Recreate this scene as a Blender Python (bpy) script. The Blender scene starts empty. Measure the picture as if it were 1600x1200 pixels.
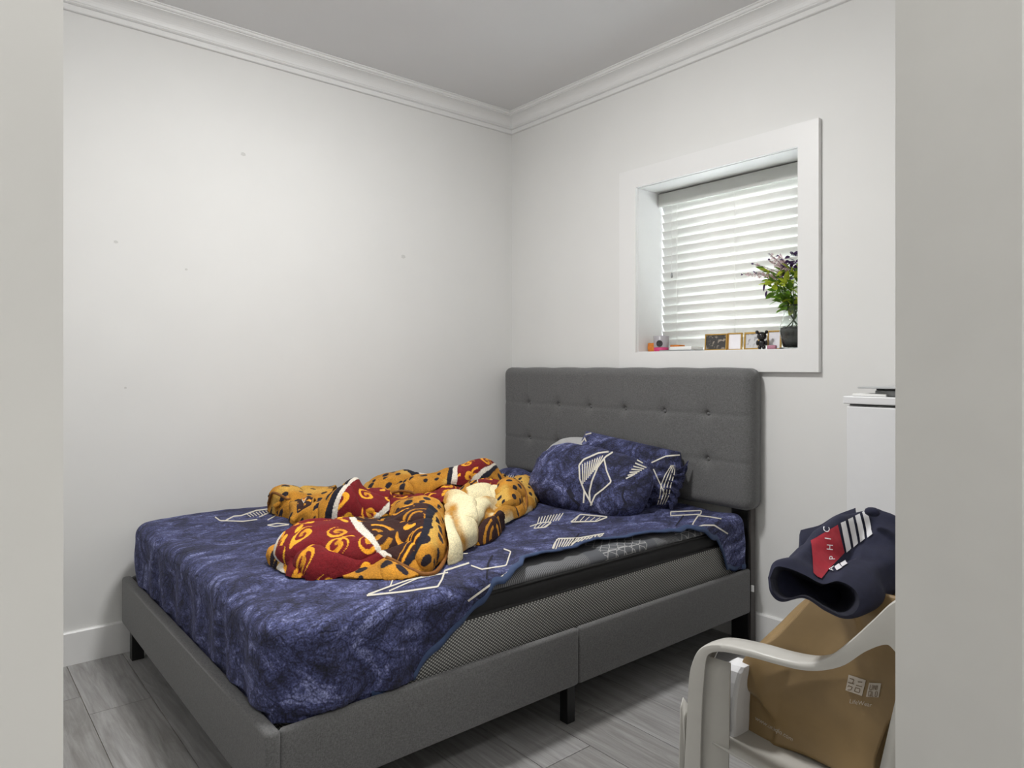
import bpy, bmesh, math, random
import numpy as np
from mathutils import Vector, Matrix, Euler
from mathutils.bvhtree import BVHTree

random.seed(4)
S = bpy.context.scene
COL = S.collection
PI = math.pi

# ------------------------------------------------------------ camera, world, exposure
F, YH, ANG = 1084.0, 573.0, math.radians(50.0)      # focal length and horizon in pixels of the 1600x1200 frame
CAM = np.array([3.256, -2.732, 1.188])
FW = np.array([-math.sin(ANG), math.cos(ANG), 0.0])
RT = np.array([math.cos(ANG), math.sin(ANG), 0.0])
cd = bpy.data.cameras.new('camera')
cd.sensor_width = 36.0
cd.lens = 36.0 * F / 1600.0
cd.shift_y = (YH - 600.0) / 1600.0
cd.clip_start = 0.02
cam = bpy.data.objects.new('camera', cd)
COL.objects.link(cam)
cam.location = CAM
cam.rotation_euler = (PI / 2, 0, ANG)
S.camera = cam

w = bpy.data.worlds.new('sky')
S.world = w
w.use_nodes = True
bg = w.node_tree.nodes['Background']
bg.inputs[0].default_value = (0.92, 0.97, 1.0, 1)
bg.inputs[1].default_value = 14.0

S.view_settings.view_transform = 'Standard'
S.view_settings.look = 'None'
S.view_settings.exposure = 0.0
S.view_settings.gamma = 1.0
S.view_settings.use_curve_mapping = False
ROOM_LAMP = 157.0          # emission of the ceiling light's diffuser
HALL_LAMP = 90.0


# ------------------------------------------------------------ measuring helpers
def ray(px, py):
    return FW + (px - 800.0) / F * RT + np.array([0, 0, (YH - py) / F])

def at(px, py, t):                       # a point at depth t
    return CAM + t * ray(px, py)

def onX(px, py, x):
    r = ray(px, py); return CAM + (x - CAM[0]) / r[0] * r

def onY(px, py, y):
    r = ray(px, py); return CAM + (y - CAM[1]) / r[1] * r

def onZ(px, py, z):
    r = ray(px, py); return CAM + (z - CAM[2]) / r[2] * r

BEDZ = 0.556
def over_bed(px, py, gy):                # point seen at py that stands above bed point seen at gy
    g = onZ(px, gy, BEDZ)
    t = (g - CAM) @ FW
    return np.array([g[0], g[1], BEDZ + (gy - py) / F * t])


# ------------------------------------------------------------ numpy noise
def _hash(i, j, k):
    h = (i * 374761393 + j * 668265263 + k * 2147483647) & 0xffffffff
    h = ((h ^ (h >> 13)) * 1274126177) & 0xffffffff
    return ((h ^ (h >> 16)) & 0xffff) / 65535.0

def vnoise(p, scale=1.0, seed=0):
    p = np.asarray(p, float) * scale + seed * 17.31
    f = np.floor(p).astype(np.int64)
    d = p - f
    d = d * d * (3 - 2 * d)
    out = 0
    for a in (0, 1):
        for b in (0, 1):
            for c in (0, 1):
                wt = (d[..., 0] if a else 1 - d[..., 0]) * (d[..., 1] if b else 1 - d[..., 1]) * (d[..., 2] if c else 1 - d[..., 2])
                out = out + wt * _hash(f[..., 0] + a, f[..., 1] + b, f[..., 2] + c)
    return out * 2 - 1

def catmull(pts, n):
    pts = np.asarray(pts, float)
    m = len(pts)
    ext = np.vstack([2 * pts[0] - pts[1], pts, 2 * pts[-1] - pts[-2]])
    s = np.linspace(0, m - 1, n)
    i = np.minimum(s.astype(int), m - 2)
    u = (s - i)[:, None]
    a, b, c, d = ext[i], ext[i + 1], ext[i + 2], ext[i + 3]
    return 0.5 * (2 * b + (c - a) * u + (2 * a - 5 * b + 4 * c - d) * u ** 2 + (3 * b - a - 3 * c + d) * u ** 3)

def sm(a, b, x):
    t = np.clip((x - a) / (b - a), 0, 1)
    return t * t * (3 - 2 * t)


# ------------------------------------------------------------ materials
def lin(h):
    if isinstance(h, str):
        h = h.lstrip('#')
        c = [int(h[i:i + 2], 16) / 255 for i in (0, 2, 4)]
    else:
        c = [v / 255 for v in h]
    return tuple(v / 12.92 if v <= .04045 else ((v + .055) / 1.055) ** 2.4 for v in c) + (1.0,)

class NT:
    def __init__(s, name):
        s.m = bpy.data.materials.new(name)
        s.m.use_nodes = True
        s.t = s.m.node_tree
        s.b = s.t.nodes['Principled BSDF']
    def n(s, kind, **kw):
        o = s.t.nodes.new('ShaderNode' + kind)
        for k, v in kw.items():
            if k in o.inputs: o.inputs[k].default_value = v
            else: setattr(o, k, v)
        return o
    def l(s, a, b):
        s.t.links.new(a, b)
    def ramp(s, fac, stops, interp='LINEAR'):
        r = s.n('ValToRGB')
        r.color_ramp.interpolation = interp
        e = r.color_ramp.elements
        while len(e) < len(stops): e.new(0.5)
        for el, (p, c) in zip(e, stops):
            el.position = p; el.color = c
        s.l(fac, r.inputs[0])
        return r.outputs[0]
    def mix(s, fac, a, b, mode='MIX'):
        o = s.n('Mix', data_type='RGBA', blend_type=mode)
        for sock, v in ((o.inputs[0], fac), (o.inputs[6], a), (o.inputs[7], b)):
            if hasattr(v, 'is_linked') or hasattr(v, 'links'): s.l(v, sock)
            else: sock.default_value = v
        return o.outputs[2]
    def coord(s, scale=(1, 1, 1), rot=(0, 0, 0), which='Object'):
        c = s.n('TexCoord'); mp = s.n('Mapping')
        mp.inputs['Scale'].default_value = scale
        mp.inputs['Rotation'].default_value = rot
        s.l(c.outputs[which], mp.inputs[0])
        return mp.outputs[0]
    def bump(s, h, strength=.3, dist=.002):
        b = s.n('Bump', Strength=strength, Distance=dist)
        s.l(h, b.inputs['Height']); s.l(b.outputs[0], s.b.inputs['Normal'])
    def set(s, **kw):
        for k, v in kw.items(): s.b.inputs[k.replace('_', ' ')].default_value = v
        return s

def plain(name, col, rough=.5, metal=0.0, noise=0.06, nscale=30, bump=0.0, bscale=200, **kw):
    t = NT(name)
    c = lin(col)
    v = t.coord()
    nz = t.n('TexNoise', Scale=nscale, Detail=3.0)
    t.l(v, nz.inputs['Vector'])
    lo = tuple(x * (1 - noise) for x in c[:3]) + (1,)
    hi = tuple(min(1, x * (1 + noise)) for x in c[:3]) + (1,)
    t.l(t.ramp(nz.outputs[0], [(0.3, lo), (0.7, hi)]), t.b.inputs['Base Color'])
    t.set(Roughness=rough, Metallic=metal, **kw)
    if bump:
        n2 = t.n('TexNoise', Scale=bscale, Detail=2.0)
        t.l(v, n2.inputs['Vector']); t.bump(n2.outputs[0], bump, .001)
    return t.m

def m_fabric(name, col, lo=.72, hi=1.3, scale=420, rough=.95, slub=True):
    t = NT(name)
    c = lin(col)
    a = t.n('TexNoise', Scale=1.0, Detail=2.0); t.l(t.coord((scale, scale, scale * .35)), a.inputs['Vector'])
    b = t.n('TexNoise', Scale=1.0, Detail=2.0); t.l(t.coord((scale * .35, scale * .35, scale)), b.inputs['Vector'])
    ad = t.n('Math', operation='ADD'); t.l(a.outputs[0], ad.inputs[0]); t.l(b.outputs[0], ad.inputs[1])
    hf = t.n('Math', operation='MULTIPLY'); t.l(ad.outputs[0], hf.inputs[0]); hf.inputs[1].default_value = .5
    k0 = tuple(x * lo for x in c[:3]) + (1,); k1 = tuple(min(1, x * hi) for x in c[:3]) + (1,)
    t.l(t.ramp(hf.outputs[0], [(.35, k0), (.65, k1)]), t.b.inputs['Base Color'])
    t.set(Roughness=rough, Sheen_Weight=.15, Sheen_Roughness=.5)
    t.bump(hf.outputs[0], .35, .001)
    return t.m

M = {}
M['wall'] = plain('wall_paint', (225, 225, 223), .75, noise=.012, nscale=3, bump=.06, bscale=260)
M['ceil'] = plain('ceiling_paint', (222, 222, 222), .85, noise=.01, nscale=3)
M['trim'] = plain('trim_paint', (230, 230, 229), .38, noise=.008, nscale=5)
M['jamb'] = plain('jamb_paint', (218, 217, 213), .45, noise=.02, nscale=14)
M['putty'] = plain('putty', (203, 203, 200), .8)
M['grey_fabric'] = m_fabric('grey_upholstery', (97, 97, 97))
M['black_metal'] = plain('black_metal', (18, 18, 19), .4, noise=.1)
M['bronze'] = plain('bronze_metal', (70, 66, 64), .4, noise=.05)
M['plastic'] = plain('white_plastic', (196, 194, 188), .33, noise=.03, nscale=12)
M['white_gloss'] = plain('white_laminate', (226, 227, 229), .3, noise=.006)
M['slat'] = plain('blind_slat', (236, 236, 232), .45, noise=.01)
M['valance'] = plain('valance', (200, 202, 197), .5, noise=.01)
M['cord'] = plain('cord', (240, 240, 236), .8)
M['screw'] = plain('white_tab', (235, 235, 235), .5)
M['charcoal'] = plain('shadow_gap', (40, 40, 41), .7)
M['black_band'] = plain('mattress_band', (27, 27, 28), .8, noise=.15, nscale=120, bump=.15, bscale=500)
M['mesh_piping'] = plain('mattress_piping', (20, 20, 21), .7)

def m_wood_floor():
    t = NT('grey_vinyl_plank')
    oi = t.n('ObjectInfo')
    sc = t.n('VectorMath', operation='SCALE'); sc.inputs['Scale'].default_value = 37.0
    cmb = t.n('CombineXYZ'); t.l(oi.outputs['Random'], cmb.inputs[0]); t.l(oi.outputs['Random'], cmb.inputs[1])
    t.l(cmb.outputs[0], sc.inputs[0])
    ad = t.n('VectorMath', operation='ADD'); t.l(t.coord((1.6, 16, 1)), ad.inputs[0]); t.l(sc.outputs[0], ad.inputs[1])
    n1 = t.n('TexNoise', Scale=1.6, Detail=8.0, Roughness=.68, Distortion=1.2); t.l(ad.outputs[0], n1.inputs['Vector'])
    ad2 = t.n('VectorMath', operation='ADD'); t.l(t.coord((5, 110, 1)), ad2.inputs[0]); t.l(sc.outputs[0], ad2.inputs[1])
    n2 = t.n('TexNoise', Scale=1.0, Detail=4.0); t.l(ad2.outputs[0], n2.inputs['Vector'])
    c1 = t.ramp(n1.outputs[0], [(.25, lin((132, 130, 127))), (.5, lin((158, 157, 156))), (.75, lin((182, 182, 183)))])
    c2 = t.ramp(n2.outputs[0], [(.3, (.84, .84, .84, 1)), (.7, (1.08, 1.08, 1.08, 1))])
    c3 = t.mix(1.0, c1, c2, 'MULTIPLY')
    tint = t.ramp(oi.outputs['Random'], [(0, (.80, .79, .77, 1)), (1, (1.06, 1.06, 1.07, 1))])
    t.l(t.mix(1.0, c3, tint, 'MULTIPLY'), t.b.inputs['Base Color'])
    t.set(Roughness=.42)
    t.bump(n2.outputs[0], .12, .001)
    return t.m
M['plank'] = m_wood_floor()
M['subfloor'] = plain('joint_filler', (168, 160, 148), .8)

def m_sheet(name, base=1.0):
    t = NT(name)
    v = t.coord()
    wob = t.n('TexNoise', Scale=9.0, Detail=5.0); t.l(v, wob.inputs['Vector'])
    wv = t.mix(.06, v, wob.outputs['Color'])
    vo = t.n('TexVoronoi', feature='DISTANCE_TO_EDGE', Scale=30.0); t.l(wv, vo.inputs['Vector'])
    vein = t.ramp(vo.outputs['Distance'], [(0.0, (0, 0, 0, 1)), (.09, (1, 1, 1, 1))])
    st = t.n('TexNoise', Scale=1.0, Detail=9.0, Roughness=.74, Distortion=1.6); t.l(t.coord((9, 5, 9), (0, 0, .5)), st.inputs['Vector'])
    col = t.ramp(st.outputs[0], [(.33, lin((15, 16, 34))), (.45, lin((40, 43, 74))), (.55, lin((70, 75, 116))), (.70, lin((150, 156, 198)))])
    fine = t.n('TexNoise', Scale=190.0, Detail=3.0); t.l(v, fine.inputs['Vector'])
    fr = t.ramp(fine.outputs[0], [(.38, (.42, .43, .48, 1)), (.66, (1.5, 1.5, 1.5, 1))])
    col = t.mix(1.0, col, fr, 'MULTIPLY')
    dark = t.mix(1.0, col, (.42, .42, .5, 1), 'MULTIPLY')
    t.l(t.mix(vein, dark, col), t.b.inputs['Base Color'])
    t.set(Roughness=.85, Sheen_Weight=.14, Sheen_Roughness=.45)
    t.b.inputs['Sheen Tint'].default_value = lin((160, 165, 220))
    hs = t.n('Math', operation='ADD'); t.l(fine.outputs[0], hs.inputs[0]); t.l(vein, hs.inputs[1])
    t.bump(hs.outputs[0], .45, .003)
    return t.m
M['sheet'] = m_sheet('navy_fleece')
M['hem'] = plain('hem_binding', (52, 70, 106), .6, noise=.12, nscale=60)
M['print_white'] = plain('print_white', (208, 203, 190), .9, noise=.12, nscale=400)
M['print_dark'] = plain('print_dark', (20, 20, 38), .9)

def m_mattress_side():
    t = NT('mattress_mesh')
    v = t.coord()
    sp = t.n('SeparateXYZ'); t.l(v, sp.inputs[0])
    su = t.n('Math', operation='SUBTRACT'); t.l(sp.outputs[0], su.inputs[0]); t.l(sp.outputs[1], su.inputs[1])
    def wave(sock, k):
        m = t.n('Math', operation='MULTIPLY'); t.l(sock, m.inputs[0]); m.inputs[1].default_value = k
        s_ = t.n('Math', operation='SINE'); t.l(m.outputs[0], s_.inputs[0]); return s_.outputs[0]
    mm = t.n('Math', operation='MULTIPLY'); t.l(wave(su.outputs[0], 2 * PI / .013), mm.inputs[0]); t.l(wave(sp.outputs[2], 2 * PI / .010), mm.inputs[1])
    c = t.ramp(mm.outputs[0], [(0.0, lin((72, 72, 71))), (.3, lin((168, 168, 164))), (1.0, lin((186, 186, 181)))])
    t.l(c, t.b.inputs['Base Color'])
    t.set(Roughness=.9)
    t.bump(mm.outputs[0], .4, .002)
    return t.m
M['mat_side'] = m_mattress_side()

def m_mattress_top():
    t = NT('mattress_ticking')
    v = t.coord()
    wv = t.n('TexWave', Scale=42.0, Distortion=0.0, bands_direction='Y'); t.l(v, wv.inputs['Vector'])
    dg = t.n('TexVoronoi', feature='DISTANCE_TO_EDGE', Scale=44.0, Randomness=.2); t.l(t.coord((1, .7, 1), (0, 0, .7)), dg.inputs['Vector'])
    a = t.ramp(wv.outputs[0], [(.3, lin((74, 75, 78))), (.6, lin((128, 129, 132)))])
    b = t.ramp(dg.outputs['Distance'], [(.025, lin((168, 168, 168))), (.07, lin((88, 90, 94)))])
    sp = t.n('SeparateXYZ'); t.l(v, sp.inputs[0])
    mr = t.n('MapRange'); t.l(sp.outputs[1], mr.inputs[0]); mr.inputs[1].default_value = -1.0; mr.inputs[2].default_value = 1.0
    W0, W1, G = (0, 0, 0, 1), (1, 1, 1, 1), None
    z = t.ramp(mr.outputs[0], [(0.0, W0), (.585, W1), (.70, W0), (.79, W1), (.87, W0)], 'CONSTANT')
    g = t.ramp(mr.outputs[0], [(0.0, W0), (.545, W1), (.585, W0), (.70, W1), (.725, W0)], 'CONSTANT')
    t.l(t.mix(g, t.mix(z, a, b), lin((88, 90, 95))), t.b.inputs['Base Color'])
    t.set(Roughness=.85)
    return t.m
M['mat_top'] = m_mattress_top()

def m_vcol(name, rough=.95, sheen=0.0, fuzz=.5, fscale=240):
    t = NT(name)
    a = t.n('Attribute', attribute_name='dye')
    n = t.n('TexNoise', Scale=fscale, Detail=3.0); t.l(t.coord(), n.inputs['Vector'])
    f = t.ramp(n.outputs[0], [(.3, (.72, .72, .72, 1)), (.7, (1.18, 1.18, 1.18, 1))])
    t.l(t.mix(1.0, a.outputs['Color'], f, 'MULTIPLY'), t.b.inputs['Base Color'])
    t.set(Roughness=rough, Sheen_Weight=sheen, Sheen_Roughness=.4)
    t.bump(n.outputs[0], fuzz, .003)
    return t.m
M['plush'] = m_vcol('plush_blanket')
M['ochre'] = plain('ochre_piping', (128, 80, 26), .8, noise=.2, nscale=120, bump=.3)

M['navy_knit'] = plain('navy_sweatshirt', (27, 30, 54), .9, noise=.14, nscale=90, bump=.25, bscale=700)
M['knit_in'] = plain('navy_lining', (22, 24, 40), .9, noise=.1)
M['red_knit'] = plain('red_panel', (158, 32, 48), .85, noise=.12, nscale=60, bump=.2, bscale=600)
M['white_knit'] = plain('white_stripe', (222, 222, 226), .85, noise=.03)
M['kraft'] = plain('kraft_paper', (146, 121, 82), .4, noise=.08, nscale=18, bump=.06, bscale=60)
M['bag_print'] = plain('bag_print', (202, 192, 178), .6, noise=.03)
M['bag_letter'] = plain('bag_letter', (122, 104, 80), .6)
M['paper'] = plain('paper', (238, 238, 236), .55, noise=.01)
M['film'] = plain('white_plastic_bag', (236, 237, 240), .25, noise=.01)
M['grey_plastic'] = plain('grey_plastic', (140, 142, 142), .35)
M['silver'] = plain('silver_lid', (190, 192, 194), .3, metal=.3)
M['gold'] = plain('gold_frame', (198, 160, 88), .3, metal=.75, noise=.1)
M['photo_white'] = plain('frame_card', (240, 238, 244), .4, noise=.02)
def m_collage(name, a, b, sc):
    t = NT(name)
    n = t.n('TexVoronoi', Scale=sc); t.l(t.coord(), n.inputs['Vector'])
    n2 = t.n('TexNoise', Scale=sc * 1.6, Detail=3.0); t.l(t.coord(), n2.inputs['Vector'])
    t.l(t.mix(t.ramp(n2.outputs[0], [(.52, (0, 0, 0, 1)), (.62, (1, 1, 1, 1))]), lin(a), lin(b)), t.b.inputs['Base Color'])
    t.set(Roughness=.25)
    return t.m
M['photo_dark'] = m_collage('dark_picture', (66, 64, 62), (150, 140, 128), 34)
M['photo_grey'] = m_collage('grey_picture', (206, 206, 208), (160, 158, 160), 30)
M['bear'] = plain('black_glaze', (30, 28, 30), .16, noise=.1)
M['orange'] = plain('orange_cloth', (196, 116, 40), .8, noise=.2, nscale=80)
M['pink'] = plain('pink_wax', (196, 54, 110), .5)
M['pink_dull'] = plain('dusty_pink', (176, 120, 138), .6)
M['pebble'] = plain('dark_pebbles', (66, 68, 66), .6, noise=.35, nscale=70, bump=.4, bscale=120)
M['lead'] = plain('black_print', (40, 38, 40), .5)
def m_glass(name, col=(1, 1, 1, 1), rough=0.02):
    t = NT(name)
    t.set(Base_Color=col, Roughness=rough, IOR=1.45)
    t.b.inputs['Transmission Weight'].default_value = 1.0
    return t.m
M['glass'] = m_glass('clear_glass', (.97, 1, .98, 1))
M['frosted'] = m_glass('greyish_glass', (.55, .53, .56, 1), .3); M['frosted'].node_tree.nodes['Principled BSDF'].inputs['Transmission Weight'].default_value = .35
M['pane'] = m_glass('window_glass', (.98, 1, 1, 1), 0.0)
def m_slat():
    m = M['slat']; t = m.node_tree; b = t.nodes['Principled BSDF']
    d = t.nodes.new('ShaderNodeBsdfTranslucent'); d.inputs[0].default_value = (.95, .95, .92, 1)
    ms = t.nodes.new('ShaderNodeMixShader'); ms.inputs[0].default_value = .12
    t.links.new(b.outputs[0], ms.inputs[1]); t.links.new(d.outputs[0], ms.inputs[2]); t.links.new(ms.outputs[0], t.nodes['Material Output'].inputs[0])
m_slat()
def leaf_mat(name, c, tr=.35):
    t = NT(name)
    n = t.n('TexNoise', Scale=60.0); t.l(t.coord(), n.inputs['Vector'])
    k = lin(c)
    t.l(t.ramp(n.outputs[0], [(.3, tuple(x * .7 for x in k[:3]) + (1,)), (.7, tuple(x * 1.25 for x in k[:3]) + (1,))]), t.b.inputs['Base Color'])
    t.set(Roughness=.45)
    d = t.n('BsdfTranslucent'); d.inputs[0].default_value = tuple(min(1, x * 1.5) for x in k[:3]) + (1,)
    ms = t.n('MixShader'); ms.inputs[0].default_value = tr
    t.l(t.b.outputs[0], ms.inputs[1]); t.l(d.outputs[0], ms.inputs[2])
    t.l(ms.outputs[0], t.t.nodes['Material Output'].inputs[0])
    return t.m
M['leaf'] = leaf_mat('green_leaf', (92, 128, 38))
M['leaf_lime'] = leaf_mat('lime_leaf', (168, 182, 52))
M['leaf_purple'] = leaf_mat('purple_leaf', (72, 46, 92), .2)
M['blossom'] = leaf_mat('pink_blossom', (206, 182, 186), .3)
M['stem'] = leaf_mat('stem_green', (64, 84, 44), .1)
def emit(name, col, s):
    t = NT(name)
    t.set(Emission_Color=col, Emission_Strength=s, Base_Color=(.8, .8, .8, 1))
    return t.m


# ------------------------------------------------------------ object helpers
def link(o, parent=None):
    COL.objects.link(o)
    if parent is not None: o.parent = parent
    return o

def tag(o, label=None, cat=None, group=None, kind=None):
    if label: o['label'] = label
    if cat: o['category'] = cat
    if group: o['group'] = group
    if kind: o['kind'] = kind
    return o

def thing(name, label, cat, loc=(0, 0, 0), rz=0.0, group=None):
    o = bpy.data.objects.new(name, None)
    o.empty_display_size = .05
    o.location = loc; o.rotation_euler = (0, 0, rz)
    return tag(link(o), label, cat, group)

def mesh_obj(name, verts, faces, mat, parent=None, smooth=True, dye=None):
    me = bpy.data.meshes.new(name)
    v = np.asarray(verts, dtype=np.float32)
    if parent is not None and parent.type == 'EMPTY' and parent.location.length > 0:
        Mi = np.array(parent.matrix_basis.inverted())
        v = v @ Mi[:3, :3].T + Mi[:3, 3]
    if isinstance(faces, np.ndarray):
        nf, k = faces.shape
        me.vertices.add(len(v)); me.vertices.foreach_set('co', v.astype(np.float32).ravel())
        me.loops.add(nf * k); me.loops.foreach_set('vertex_index', faces.astype(np.int32).ravel())
        me.polygons.add(nf); me.polygons.foreach_set('loop_start', np.arange(0, nf * k, k, dtype=np.int32))
        me.update(calc_edges=True); me.validate()
    else:
        me.from_pydata([tuple(map(float, p)) for p in v], [], faces)
    if dye is not None:
        a = me.attributes.new('dye', 'FLOAT_COLOR', 'POINT')
        d = np.ones((len(v), 4), np.float32); d[:, :3] = dye
        a.data.foreach_set('color', d.ravel())
    me.materials.append(mat if not isinstance(mat, str) else M[mat])
    if smooth:
        me.polygons.foreach_set('use_smooth', [True] * len(me.polygons))
    me.update()
    return link(bpy.data.objects.new(name, me), parent)

def grid_faces(nr, nc, wrap_c=False, off=0):
    r = np.arange(nr - 1)[:, None]; c = np.arange(nc if wrap_c else nc - 1)[None, :]
    a = r * nc + c; b = r * nc + (c + 1) % nc
    return (np.stack([a, b, b + nc, a + nc], -1).reshape(-1, 4) + off)

def bm_obj(name, bm, mat, parent=None, smooth=False):
    me = bpy.data.meshes.new(name)
    bmesh.ops.recalc_face_normals(bm, faces=bm.faces)
    if parent is not None and parent.type == 'EMPTY' and parent.location.length > 0:
        bm.transform(parent.matrix_basis.inverted())
    bm.to_mesh(me); bm.free()
    me.materials.append(mat if not isinstance(mat, str) else M[mat])
    if smooth: me.polygons.foreach_set('use_smooth', [True] * len(me.polygons))
    return link(bpy.data.objects.new(name, me), parent)

def bm_box(bm, x0, x1, y0, y1, z0, z1, bevel=0.0, seg=2):
    r = bmesh.ops.create_cube(bm, size=1.0)
    vs = r['verts']
    for v in vs:
        v.co = ((x0 + x1) / 2 + v.co.x * (x1 - x0), (y0 + y1) / 2 + v.co.y * (y1 - y0), (z0 + z1) / 2 + v.co.z * (z1 - z0))
    if bevel:
        es = list({e for v in vs for e in v.link_edges})
        bmesh.ops.bevel(bm, geom=es, offset=bevel, segments=seg, profile=.5, affect='EDGES')
    return bm

def box(name, x0, x1, y0, y1, z0, z1, mat, parent=None, bevel=0.0, seg=2, smooth=False):
    return bm_obj(name, bm_box(bmesh.new(), x0, x1, y0, y1, z0, z1, bevel, seg), mat, parent, smooth)

def tube(name, pts, rad, mat, parent=None, n=8, closed=False, samples=None, caps=True):
    P = np.asarray(pts, float)
    if samples: P = catmull(P, samples)
    R = np.broadcast_to(np.asarray(rad, float), (len(P),)) if np.ndim(rad) == 0 or len(rad) == len(P) else np.interp(np.linspace(0, 1, len(P)), np.linspace(0, 1, len(rad)), rad)
    T = np.gradient(P, axis=0); T /= np.linalg.norm(T, axis=1)[:, None] + 1e-12
    up = np.array([0, 0, 1.0])
    V = []
    for p, t, r in zip(P, T, R):
        a = np.cross(t, up)
        if np.linalg.norm(a) < 1e-3: a = np.cross(t, np.array([1.0, 0, 0]))
        a /= np.linalg.norm(a); b = np.cross(t, a)
        for k in range(n):
            th = 2 * PI * k / n
            V.append(p + r * (math.cos(th) * a + math.sin(th) * b))
    f = [tuple(q) for q in grid_faces(len(P), n, True)]
    if caps:
        f.append(tuple(range(n))[::-1]); f.append(tuple((len(P) - 1) * n + k for k in range(n)))
    return mesh_obj(name, V, f, mat, parent)

def lathe(name, prof, c, mat, parent=None, n=24, smooth=True):
    V = []
    for r, z in prof:
        for k in range(n):
            th = 2 * PI * k / n
            V.append((c[0] + r * math.cos(th), c[1] + r * math.sin(th), c[2] + z))
    return mesh_obj(name, V, [tuple(q) for q in grid_faces(len(prof), n, True)], mat, parent, smooth)

def solid(o, th, offset=-1.0):
    m = o.modifiers.new('thickness', 'SOLIDIFY'); m.thickness = th; m.offset = offset; m.use_rim = True
    return o

def struct(o):
    o['kind'] = 'structure'; return o

# ============================================================ THE SETTING
CEIL = 2.71
XR0, XR1 = 2.93, 3.05           # right wall, room face and hall face
DL, DR = -2.7063, -1.886        # door opening
YF = -3.05
DOORH = 2.12

# floor: sub-floor with one object per plank
fl = struct(box('floor', -.1, 4.6, -4.2, .35, -.1, -.004, 'subfloor'))
fl['label'] = 'grey wood-look plank floor under the bed'
PW, PL = .195, 1.22
pm = None
nrow = 0
yy = -2.12 - PW * 10
off = {0: .52 - PL, 1: 1.585 - 2 * PL, 2: .1 - PL}
r = 0
def plank_mesh():
    bm = bm_box(bmesh.new(), 0, PL - .0022, 0, PW - .0022, -.004, 0.0, .0)
    me = bpy.data.meshes.new('plank'); bm.to_mesh(me); bm.free(); me.materials.append(M['plank']); return me
pm = plank_mesh()
for r in range(-5, 11):
    y0 = -2.12 + r * PW
    sx = {-1: .515, 0: .10, 5: 1.584}.get(r, (r * .437) % PL)
    x = sx - PL * 2
    while x < 3.5:
        if x + PL > 0.0:
            o = link(bpy.data.objects.new('plank', pm), fl)
            o.location = (x, y0, 0.0)
        x += PL

wl = struct(box('wall_left', -.12, 0, -4.2, .35, 0, CEIL, 'wall'))
wl['label'] = 'plain white painted wall beside the bed'

# back wall with the window opening
WX0, WX1, WZ0, WZ1 = .986, 1.842, 1.259, 2.09
bm = bmesh.new()
bm_box(bm, 0, WX0, 0, .30, 0, CEIL); bm_box(bm, WX1, XR1, 0, .30, 0, CEIL)
bm_box(bm, WX0, WX1, 0, .30, 0, WZ0); bm_box(bm, WX0, WX1, 0, .30, WZ1, CEIL)
wb = struct(bm_obj('wall_back', bm, 'wall'))
wb['label'] = 'white painted wall with the window behind the headboard'
# white lining of the window recess
bm = bmesh.new()
bm_box(bm, WX0, WX0 + .006, -.004, .298, WZ0, WZ1); bm_box(bm, WX1 - .006, WX1, -.004, .298, WZ0, WZ1)
bm_box(bm, WX0, WX1, -.004, .298, WZ1 - .006, WZ1); bm_box(bm, WX0, WX1, -.004, .298, WZ0, WZ0 + .004)
struct(bm_obj('trim_4', bm, 'trim'))['label'] = 'white lining of the window recess'
SILL = WZ0 + .004

bm = bmesh.new()
bm_box(bm, XR0, XR1, DR + .015, .0, 0, CEIL); bm_box(bm, XR0, XR1, -4.2, DL - .015, 0, CEIL); bm_box(bm, XR0, XR1, DL - .015, DR + .015, DOORH - .06, CEIL)
struct(bm_obj('wall_right', bm, 'jamb'))['label'] = 'painted wall around the doorway the view looks through'
struct(box('wall_front', 0, XR0, YF - .1, YF, 0, CEIL, 'wall'))['label'] = 'white wall at the foot side of the room'
struct(box('wall_hall', 4.5, 4.6, -4.2, .3, 0, CEIL, 'wall'))['label'] = 'white wall across the hallway'
struct(box('wall_hall_near', XR1, 4.5, -4.3, -4.2, 0, CEIL, 'wall'))['label'] = 'white end wall of the hallway'
struct(box('wall_hall_far', XR1, 4.5, .3, .4, 0, CEIL, 'wall'))['label'] = 'white far end wall of the hallway'
struct(box('ceiling', -.1, 4.6, -4.3, .4, CEIL, CEIL + .1, 'ceil'))['label'] = 'plain white ceiling'

# door frame (flat jamb lining of the doorway)
bm = bmesh.new()
bm_box(bm, XR0, XR1, DR, DR + .0148, 0, DOORH - .062); bm_box(bm, XR0, XR1, DL - .0148, DL, 0, DOORH - .062)
struct(bm_obj('door_1', bm, 'jamb'))['label'] = 'plain painted jamb of the doorway'

# crown moulding: stepped cove profile, (out from wall, below ceiling)
prof = [(0, .104), (.013, .104), (.016, .101), (.016, .083), (.013, .080), (.020, .078), (.025, .075), (.025, .071), (.021, .069)]
prof += [(.024 + .050 * (1 - math.cos(k * PI / 16)), .066 - .044 * math.sin(k * PI / 16)) for k in range(9)]
prof += [(.074, .017), (.081, .017), (.085, .013), (.085, .006), (.092, .004), (.092, 0)]
def crown(name, path_fn, n0, n1):
    V = []
    for (o, d) in prof:
        V.append(path_fn(o, 0) + (CEIL - d,)); V.append(path_fn(o, 1) + (CEIL - d,))
    f = []
    for i in range(len(prof) - 1):
        f.append((2 * i, 2 * i + 1, 2 * i + 3, 2 * i + 2))
    return struct(mesh_obj(name, V, f, 'trim', None, smooth=False))
crown('trim_1', lambda o, e: (o, (YF if e == 0 else -o)), 0, 1)['label'] = 'white crown moulding over the left wall'
crown('trim_2', lambda o, e: ((o if e == 0 else XR0), -o), 0, 1)['label'] = 'white crown moulding over the window wall'

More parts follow.
